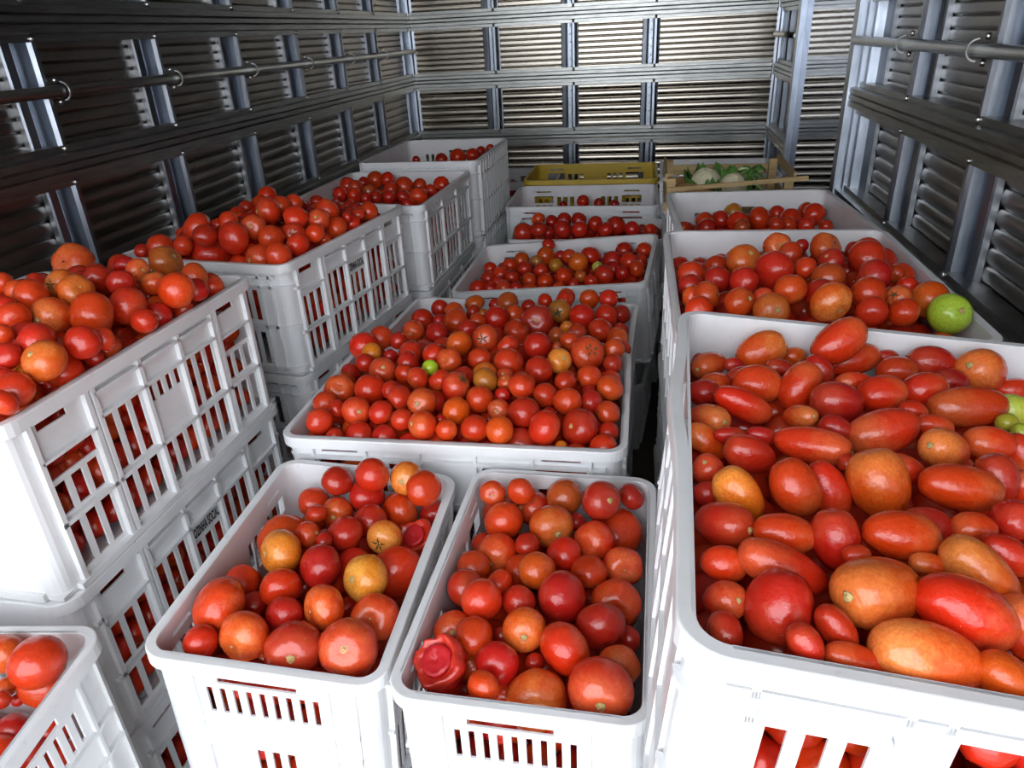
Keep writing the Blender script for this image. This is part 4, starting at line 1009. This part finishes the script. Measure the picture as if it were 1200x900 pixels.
R3 245 2233 -517 28.2 28.2 81 58 -0 k - S 0 0
R3 247 2096 -515 33.3 33.3 73 66 18 r - S 0 0
R3 312 2155 -518 36.6 36.6 -67 41 -61 r - S 0 0
R3 368 2217 -520 26.5 26.5 57 80 22 r - S 0 0
R3 396 2152 -517 31.9 31.9 31 28 -91 r - S 0 0
R3 456 2245 -521 30.3 30.3 -75 59 -28 r - S 0 0
R3 465 2184 -513 33.9 33.9 -89 31 32 r - S 0 0
R3 343 2051 -510 24.1 24.1 -39 -15 -91 r - S 0 0
R3 155 2040 -513 27.8 27.8 50 9 -86 d - S 0 0
R3 252 2038 -513 23.5 23.5 54 72 -43 k - S 0 0
R3 380 2081 -518 24.4 24.4 -68 -1 -74 r - S 0 0
R3 423 2062 -513 22.9 22.9 34 86 -38 r - S 0 0
R3 469 2041 -512 18.7 18.7 44 13 -89 r - S 0 0
C5 -532 2325 -726 24.2 24.2 -53 9 -85 r - S 0 0
C5 -483 2248 -719 27.4 27.4 36 48 -80 r - S 0 0
C5 -515 2209 -724 24.7 24.7 -16 38 -91 d - S 0 0
C5 -463 2318 -713 26.4 26.4 25 97 -6 r - S 0 0
C5 -429 2362 -707 28.7 28.7 -53 76 -38 o - S 0 0
C5 -371 2323 -699 21.0 21.0 -50 -16 -85 gy - S 0 0
C5 -345 2370 -694 34.2 34.2 -80 61 -2 o - S 0 0
C5 -342 2420 -668 23.7 23.7 -33 31 -89 r - S 0 0
C5 -297 2254 -692 24.7 24.7 -17 62 -77 k - S 0 0
C5 -341 2214 -698 26.6 26.6 81 55 -21 r - S 0 0
C5 -367 2136 -705 25.9 25.9 76 65 -6 o - S 0 0
C5 -401 2257 -705 26.4 26.4 55 41 -73 d - S 0 0
C5 -314 2124 -704 27.1 27.1 50 34 -80 r - S 0 0
C5 -256 2145 -693 30.1 30.1 -89 8 -46 o - S 0 0
C5 -225 2270 -686 33.8 33.8 -11 99 5 y - S 0 0
C5 -261 2325 -681 25.9 25.9 8 23 -97 o - S 0 0
C5 -188 2331 -682 35.2 35.2 -42 4 -91 r - S 0 0
C5 -205 2136 -690 20.4 20.4 -2 100 6 k - S 0 0
C5 -133 2138 -686 33.8 33.8 57 82 -10 d - S 0 0
C5 -169 2092 -692 23.9 23.9 60 70 37 r - S 0 0
C5 -81 2384 -679 30.1 30.1 38 50 -78 d - S 0 0
C5 -115 2282 -682 32.2 32.2 19 87 -45 d - S 0 0
C5 -62 2250 -675 29.3 29.3 52 72 -46 r - S 0 0
C5 -15 2379 -677 29.0 29.0 -41 7 -91 o - S 0 0
C5 -34 2194 -682 26.4 26.4 -84 38 -38 r - S 0 0
C5 -78 2154 -684 22.5 22.5 47 87 -16 d - S 0 0
C5 -444 2105 -721 27.1 27.1 50 75 -43 o - S 0 0
C5 -535 2135 -732 29.2 29.2 51 19 -84 r - S 0 0
C5 -358 2087 -717 23.6 23.6 12 23 -97 r - S 0 0
C5 -401 2090 -715 20.5 20.5 70 33 -64 d - S 0 0
C5 -265 2079 -709 22.6 22.6 -77 43 47 r - S 0 0
C5 -219 2078 -698 21.0 21.0 -80 59 -7 d - S 0 0
C5 -431 2185 -711 25.1 25.1 -79 -7 -60 d - S 0 0
C5 -489 2118 -726 20.9 20.9 -25 77 -59 d - S 0 0
C5 -468 2154 -719 22.6 22.6 -76 20 -61 d - S 0 0
C5 -159 2218 -684 17.2 17.2 53 61 -60 gy - S 0 0
C5 -315 2079 -717 20.5 20.5 79 60 -14 r - S 0 0
C5 -110 2194 -683 26.7 26.7 49 67 -56 d - S 0 0
C5 -293 2355 -690 20.7 20.7 -95 28 -11 d - S 0 0
C5 -26 2285 -686 24.3 24.3 61 78 12 r - S 0 0
C6 -423 2732 -656 27.4 27.4 -19 97 12 o - S 0 0
C6 -458 2580 -667 37.7 37.7 -57 60 -56 d - S 0 0
C6 -396 2553 -648 30.8 30.8 15 22 -96 d - S 0 0
C6 -360 2663 -648 27.4 27.4 -70 37 -61 d - S 0 0
C6 -319 2700 -649 28.6 28.6 -64 68 -36 d - S 0 0
C6 -309 2564 -651 35.3 35.3 -86 21 -47 d - S 0 0
C6 -261 2685 -646 30.9 30.9 -52 24 -82 d - S 0 0
C6 -246 2546 -647 32.0 32.0 30 5 -95 d - S 0 0
C6 -195 2612 -644 30.0 30.0 -82 57 6 d - S 0 0
C6 -152 2545 -647 30.3 30.3 44 16 -88 d - S 0 0
C6 -121 2603 -650 37.5 37.5 -83 55 9 d - S 0 0
C6 -59 2565 -652 31.4 31.4 -62 -13 -78 d - S 0 0
C6 5 2580 -656 22.0 22.0 -33 48 -81 r - S 0 0
C6 -366 2592 -670 24.3 24.3 -53 69 -49 d - S 0 0
L3 -1092 2522 -479 33.8 33.8 -93 -2 -36 r - S 0 0
L3 -1036 2311 -467 28.2 28.2 74 67 -4 r - S 0 0
L3 -1036 2454 -470 26.2 26.2 -28 23 -93 r - S 0 0
L3 -967 2273 -463 25.5 25.5 -81 58 -10 r - S 0 0
L3 -943 2345 -464 22.7 22.7 48 -84 26 k dark S 0 0
L3 -1025 2625 -477 33.9 33.9 35 63 -69 r - S 0 0
L3 -967 2603 -474 30.0 30.0 -98 21 -5 r - S 0 0
L3 -1042 2551 -474 23.5 23.5 -89 43 -16 d - S 0 0
L3 -877 2380 -465 26.0 26.0 25 96 7 r - S 0 0
L3 -847 2436 -466 35.3 35.3 -59 29 -76 r - S 0 0
L3 -808 2483 -472 27.7 27.7 48 29 -83 r - S 0 0
L3 -743 2264 -467 32.2 32.2 -51 84 18 r - S 0 0
L3 -732 2368 -471 25.7 25.7 4 91 42 r - S 0 0
L3 -730 2492 -474 32.5 32.5 58 75 -33 r - S 0 0
L3 -832 2231 -462 22.8 22.8 70 71 -4 d - S 0 0
L3 -798 2270 -468 24.9 24.9 -54 4 -84 d - S 0 0
L3 -746 2158 -467 19.9 19.9 -59 47 -66 d - S 0 0
L3 -883 2242 -464 23.0 23.0 12 65 -75 d - S 0 0
L3 -901 2205 -459 19.4 19.4 -80 48 -35 d - S 0 0
L3 -998 2196 -463 16.7 16.7 70 17 -70 d - S 0 0
L4 -822 3098 -472 36.8 36.8 -86 5 -51 r - S 0 0
L4 -768 3144 -471 30.9 30.9 -1 39 -92 r - S 0 0
L4 -749 3224 -471 25.5 25.5 -82 57 11 d - S 0 0
L4 -712 3257 -463 20.5 20.5 -57 38 -73 r - S 0 0
L4 -884 3053 -472 27.1 27.1 25 60 -76 d - S 0 0
L4 -992 3040 -472 18.4 18.4 30 93 19 d - S 0 0
C7 -295 3224 -693 29.4 29.4 -79 57 -20 r - S 0 0
C7 -222 3176 -692 24.3 24.3 68 44 -59 d - S 0 0
C7 -376 3151 -692 18.9 18.9 41 50 -76 d - S 0 0
C7 -153 3154 -692 21.0 21.0 32 29 -90 d - S 0 0
F0 -760 513 -654 25.3 25.3 2 -99 -16 o scar T 1 0
F0 -693 498 -642 31.1 31.1 -42 12 -90 r - T 1 1
F0 -713 511 -700 33.6 33.6 18 80 57 r - T 0 2
F0 -763 499 -698 13.4 13.4 -40 46 -79 o - T 0 1
F0 -749 497 -714 8.2 8.2 -16 84 -52 d - S 0 0
F0 -747 479 -692 11.3 11.3 67 71 19 d - T 0 0
W9 -745 3955 -765 33.3 33.3 35 94 3 d - S 0 0
W9 -737 3855 -779 32.6 32.6 53 43 -73 d - S 0 0
"""
many = []                                    # (centre, radius, colour) of the small ones that stay joined
placed = {}
vi = 0
for line in TABLE.strip().splitlines():
    q = line.split(); c = q[0]; x, y, z, r, L = [float(v)/1000 for v in q[1:6]]; ax = Vector([float(v)/100 for v in q[6:9]]).normalized()
    col, mark, kind, row, place = q[9], q[10], q[11], int(q[12]), int(q[13])
    P = Vector((x, y, Z(z))); placed.setdefault(c, []).append((P, max(r, L*.8)))
    rnd = random.Random(vi*13+5); vi += 1
    base = COLS[col]; j = rnd.uniform(.86, 1.12); tint = (base[0]*j, base[1]*rnd.uniform(.6, 1.7), base[2]*rnd.uniform(.7, 1.4))
    if kind == 'S': many.append((P, r, tint, ax)); continue
    rot = Vector((0,0,1)).rotation_difference(ax) @ Quaternion((0,0,1), rnd.uniform(0, 6.28))
    if kind == 'P': me, ratio = plum(L/max(r, 1e-4), vi); nm = 'plum_tomato'; tip = ratio - .10
    elif col == 'c': me = CRUSH[vi % 2]; nm = 'tomato'; tip = .7
    else: me = ROUND[rnd.choice([0,0,1,1,2,3,4,5] if r < .033 else [0,2,2,5,4])]; nm = 'tomato'; tip = {0:.72,1:.82,2:.64,3:.87,4:.76,5:.60}[ROUND.index(me)]
    o = obj(nm, me, None); o.location = P; o.rotation_mode = 'QUATERNION'; o.rotation_quaternion = rot
    o.scale = (r, r, r) if nm == 'tomato' else (r, r, L/ratio)
    o.color = (*tint, ALPHA[col]*rnd.uniform(.6, 1.1))
    w = CWORD[col]; stem = ''
    if mark in ('calyx',): pt = obj('calyx', CALYX, None, o); pt.location = (0,0,tip); pt['label'] = 'dark withered calyx'; stem = ' with dark calyx'
    elif mark not in ('-', 'hole') : pt = obj('stem_scar', SCAR, None, o); pt.location = (0,0,tip+.03); pt.scale = (.8,)*3; stem = ' with stem scar'
    elif col == 'c': pt = obj('torn_pulp', PULPS[vi % 2], None, o); pt['label'] = 'torn wet pulp'
    tag(o, f"{w} {'plum ' if nm != 'tomato' else ''}tomato{stem}, {ORD[row]} row from near rim, {ORD[place]} from left{'' if nm != 'tomato' else ', ' + PLACE[c]}", 'tomato', ('plum tomatoes in the right front crate' if nm != 'tomato' else 'round tomatoes in the ' + PLACE[c]))

# tomatoes below the top layer and in the lower and farther crates: too many and too small to count, one mesh
HEAP = {'C1': (-.014,-.055,.012), 'C2': (-.02,-.052,.008), 'C3': (-.018,.03,.02), 'C4': (.035,-.02,.015), 'C5': (-.02,-.045,.015), 'C6': (.02,.01,.015), 'C7': (-.05,-.06,0), 'L1': (.012,.012,.05), 'L2': (0,0,.055), 'L3': (-.015,-.03,.01), 'L4': (-.05,-.045,0), 'R1': (-.02,-.055,.028), 'R2': (0,-.035,.035), 'R3': (-.035,-.06,0)}
def fill(key, cr, hp, w, l, H, drop, zlo, umin, umax, vmin, vmax, seed, r0=.0235):
    """loose packing below the heap surface hp (near, far, dome above the rim)"""
    rnd = random.Random(seed); M = Matrix.Translation(cr.location) @ cr.rotation_quaternion.to_matrix().to_4x4()
    own = placed.get(key, []) if hp else []; s = r0*1.80; zc = zlo; lay = 0
    while zc <= H + .08:
        u = umin + (s/2 if lay % 2 else 0)
        while u <= umax:
            v = vmin + (s/2 if lay % 2 else 0)
            while v <= vmax:
                a, b, dm = hp or (0, 0, 0); un, vn = u/(w/2), v/(l/2)
                zt = H + a + (b-a)*(vn+1)/2 + dm*(1-un*un)*(1-vn**4)*1.3 - drop
                if zc <= zt:
                    P = M @ Vector((u + rnd.uniform(-.004,.004), v + rnd.uniform(-.004,.004), zc + rnd.uniform(-.004,.004))); r = r0*rnd.uniform(.88, 1.12)
                    if all((P - q).length > (r + R)*.82 for q, R in own):
                        b_ = COLS[rnd.choice('rrrddo')]; j = rnd.uniform(.8, 1.1)
                        many.append((P, r, (b_[0]*j, b_[1]*rnd.uniform(.6,1.6), b_[2]), Vector((rnd.uniform(-1,1), rnd.uniform(-1,1), rnd.uniform(-1,1))).normalized()))
                v += s
            u += s
        zc += s*.80; lay += 1
def fill_crate(key, idx, w, l, H, drop, mode, seed):
    cr = S[key][idx]; m = .040; hp = HEAP.get(key) if idx == 0 else None
    if 'top' in mode: fill(key, cr, hp, w, l, H, drop, max(.04, H - drop - .10), -w/2+m, w/2-m, -l/2+m, l/2-m, seed)
    if 'right' in mode: fill(key, cr, hp, w, l, H, (drop + .11) if 'top' in mode else drop, .038, w/2-m-.050, w/2-m+.002, -l/2+m, l/2-m, seed+1)
    if 'near' in mode: fill(key, cr, hp, w, l, H, (drop + .11) if 'top' in mode else drop, .038, -w/2+m, w/2-m, -l/2+m, -l/2+m+.050, seed+2)
D = .034
fill_crate('C1', 0, .315, .44, .29, D, ('top', 'near'), 1); fill_crate('C2', 0, .30, .47, .29, D, ('top', 'near'), 2)
fill_crate('C3', 0, .62, .42, .29, D, ('top',), 3); fill_crate('C4', 0, .62, .39, .29, D, ('top',), 4)
fill_crate('C5', 0, .62, .42, .27, D, ('top',), 5); fill_crate('C6', 0, .57, .33, .27, D, ('top',), 6); fill_crate('C7', 0, .62, .44, .29, .045, ('top',), 7)
fill_crate('L1', 0, .50, .62, .273, D, ('top', 'right'), 8); fill_crate('L1', 1, .50, .62, H1b, .03, ('right',), 9); fill_crate('L1', 2, .50, .62, H1b, .03, ('right',), 10)
fill_crate('L2', 0, .48, .62, .27, D, ('top', 'right'), 11); fill_crate('L2', 1, .48, .62, H2b, .03, ('right',), 12)
fill_crate('L3', 0, .48, .60, .27, D, ('top', 'right'), 13); fill_crate('L3', 1, .48, .60, (Z(-.455)-.27)/2, .03, ('right',), 14)
fill_crate('L4', 0, .48, .62, .29, .05, ('top', 'right'), 15)
fill_crate('R1', 0, .475, .62, .285, D, ('top', 'near'), 16); fill_crate('R2', 0, .475, .61, .28, D, ('top',), 17); fill_crate('R3', 0, .475, .60, .28, D, ('top',), 18)
fill_crate('R4', 0, .46, .44, .27, .06, ('top',), 19); fill_crate('W9', 0, .46, .44, .26, .06, ('top',), 20); fill_crate('F0', 0, .46, .31, .29, .085, ('top', 'right'), 21)
rb_ = random.Random(77)
for row, (yy, zz) in enumerate(((1.428, -.640), (1.40, -.650), (1.458, -.655))):
    x = -.61 + .012*row
    while x < -.05:
        P = Vector((x, yy + rb_.uniform(-.006, .006), Z(zz + rb_.uniform(-.004, .008)))); r = rb_.uniform(.021, .027)
        if all((P - q).length > (r + R)*.70 for q, R in placed['C3'] + placed['C4']):
            b_ = COLS[rb_.choice('rrdo')]; many.append((P, r, b_, Vector((rb_.uniform(-1,1), rb_.uniform(-1,1), -.4)).normalized()))
        x += .040
def unit(me):
    co = np.zeros(len(me.vertices)*3); me.vertices.foreach_get('co', co); fc = [tuple(p.vertices) for p in me.polygons]; return co.reshape(-1, 3), fc
U = [unit(tomato_mesh('u', 12, 8, f, 4, a, d, s)) for f, a, d, s in ((.9,.03,.14,31),(.84,.05,.18,32),(.97,.02,.1,33))]
vs, fs, tints = [], [], []; nv = 0
for k, (P, r, tint, ax) in enumerate(many):
    co, fc = U[k % 3]; Rm = np.array(Vector((0,0,1)).rotation_difference(ax).to_matrix())
    vs.append((co*r) @ Rm.T + np.array(P)); fs += [tuple(i + nv for i in f) for f in fc]; nv += len(co)
    tints.append(np.tile(np.array([*tint, 1.0]), (len(co), 1)))
me = bpy.data.meshes.new('loose_tomatoes'); me.from_pydata(np.concatenate(vs).tolist(), [], fs)
me.polygons.foreach_set('use_smooth', [True]*len(fs))
at = me.color_attributes.new('tint', 'FLOAT_COLOR', 'POINT'); at.data.foreach_set('color', np.concatenate(tints).astype(np.float32).ravel())
me.materials.append(M_TOMS)
tag(obj('loose_tomatoes', me, None), 'smaller red tomatoes filling the crates beneath and farther back', 'tomatoes', kind='stuff')

# ------------------------------------------------------------------ the wooden box and its vegetables
wz = Z(-.575); wx0, wx1, wy0, wy1, wh = .065, .435, 2.47, 2.82, .118
box = empty('wooden_box', ((wx0+wx1)/2, (wy0+wy1)/2, wz)); box.rotation_euler.z = 0.0
tag(box, 'small pale wooden slatted box of cauliflower by the side door', 'box')
bw, bl = (wx1-wx0)/2, (wy1-wy0)/2
def wb_(name, a): m_ = MB(); m_.box(*a); return obj(name, m_, M_WOOD, box)
for sx in (-1, 1):
    for sy in (-1, 1): wb_('corner_post', (sx*bw-.014, sx*bw+.014, sy*bl-.012, sy*bl+.012, 0, wh))
for sx in (-1, 1):
    for z in (.012, .105): wb_('side_slat', (sx*(bw+.016)-.004, sx*(bw+.016)+.004, -bl-.01, bl+.01, z, z+.028))
for z in (.010, .062): wb_('back_slat', (-bw-.01, bw+.01, bl+.012, bl+.018, z, z+.036))
wb_('front_slat', (-bw-.01, bw+.01, -bl-.018, -bl-.012, .006, .042))
q = wb_('front_slat', (-bw-.01, bw+.055, -bl-.030, -bl-.022, 0, .014)); q.location.z = .092; q.rotation_euler.y = -.075
for i in range(5):
    x = -bw+.04+(2*bw-.08)*i/4; wb_('base_board', (x-.03, x+.03, -bl, bl, 0, .006))
def cauliflower(label, x, y, z, r, lean, leafy):
    o = empty('cauliflower', (x, y, z)); o.rotation_euler = lean; tag(o, label, 'cauliflower', 'cauliflowers in the wooden box')
    mb = MB(); seg, rg = 26, 14; rows = []
    for i in range(1, rg+1):
        t = math.pi*.72*i/rg; row = []
        for k in range(seg):
            a = 2*math.pi*k/seg; d = Vector((math.sin(t)*math.cos(a), math.sin(t)*math.sin(a), math.cos(t)))
            h = noise.noise(d*4.2 + Vector((r*90, 0, 0)))*.10 + abs(noise.noise(d*9))*.10
            row.append(tuple(d*r*(.92 + h) + Vector((0,0,r*.6))))
        rows.append(row)
    mb.sweep(None, rows, smooth=True); obj('curd', mb, M_CURD, o)
    mb = MB(); mb.tube((0,0,0), (0,0,r*.5), r*.4, 10); obj('stalk', mb, M_PALE, o)
    for k in range(leafy):
        a = 2*math.pi*k/leafy + .3; rows = []; ht = r*random.uniform(1.25, 1.55)
        for i in range(8):
            f = i/7; rad = r*(.45 + .75*math.sin(f*1.9)); zz = ht*f; w = r*1.0*math.sin(math.pi*(.18+.64*f)); row = []
            for e in range(5):
                g = (e-2)/2; aa = a + g*w/max(rad, .01)*.55; rr = rad*(1 + .12*math.cos(g*7 + k) * f) + .004*(1-abs(g))
                row.append((rr*math.cos(aa), rr*math.sin(aa), zz + .012*math.sin(g*6 + f*5)*f))
            inner = [(x_*.94, y_*.94, z_) for x_, y_, z_ in row][::-1]
            rows.append(row + inner)
        mb = MB(); mb.sweep(None, rows, smooth=True); obj('leaf', mb, M_LEAF, o)
    return o
cauliflower('leafy green cauliflower at the middle of the wooden box', .195, 2.68, wz + .030, .056, (.25, -.25, .4), 6)
cauliflower('pale cream cauliflower head lying forward in the wooden box', .272, 2.60, wz + .045, .048, (.75, .15, 0), 4)
gb = empty('leafy_greens', (.345, 2.64, wz + .030)); tag(gb, 'loose bunch of green leaves at the right end of the wooden box', 'leaves')
for k in range(13):
    rows = []; a = random.uniform(0, 6.28); L = random.uniform(.07, .11); d = Vector((math.cos(a), math.sin(a)*.8, 0)); s = Vector((-d.y, d.x, 0)); lift = random.uniform(.05, .085)
    for i in range(6):
        f = i/5; p = d*L*(f-.4) + Vector((0, 0, lift*math.sin(f*2.2) + .012)); w = .022*math.sin(math.pi*(.1+.85*f))
        rows.append([tuple(p - s*w), tuple(p + Vector((0,0,.006))), tuple(p + s*w), tuple(p - Vector((0,0,.002)))])
    mb = MB(); mb.sweep(None, rows, smooth=True); obj('leaf', mb, M_LEAF if k % 3 else M_PALE, gb)
for k, (x, y, L, a) in enumerate(((.115, 2.60, .06, .3), (.105, 2.72, .045, 1.2), (.165, 2.55, .05, -.5))):
    mb = MB(); seg = 12; rows = []
    for i in range(11):
        f = i/10; rr = .026*math.sin(math.pi*(.06+.88*f))**.6
        rows.append([(L*(f-.5)*2, rr*(1+.2*noise.noise(Vector((f*5, math.cos(t), k))))*math.cos(t) + .008*math.sin(f*4+k), rr*(1+.2*noise.noise(Vector((f*5, math.sin(t), k+4))))*math.sin(t)) for t in [2*math.pi*e/seg for e in range(seg)]])
    mb.sweep(None, rows, smooth=True); o = obj('root_vegetable', mb, M_ROOT); o.location = (x, y, wz + .050); o.rotation_euler.z = a
    tag(o, ['thick brown root near the left post of the wooden box', 'brown root lying crosswise behind the others in the wooden box', 'brown root closest to the front slat of the wooden box'][k], 'root vegetable', 'brown roots in the wooden box')
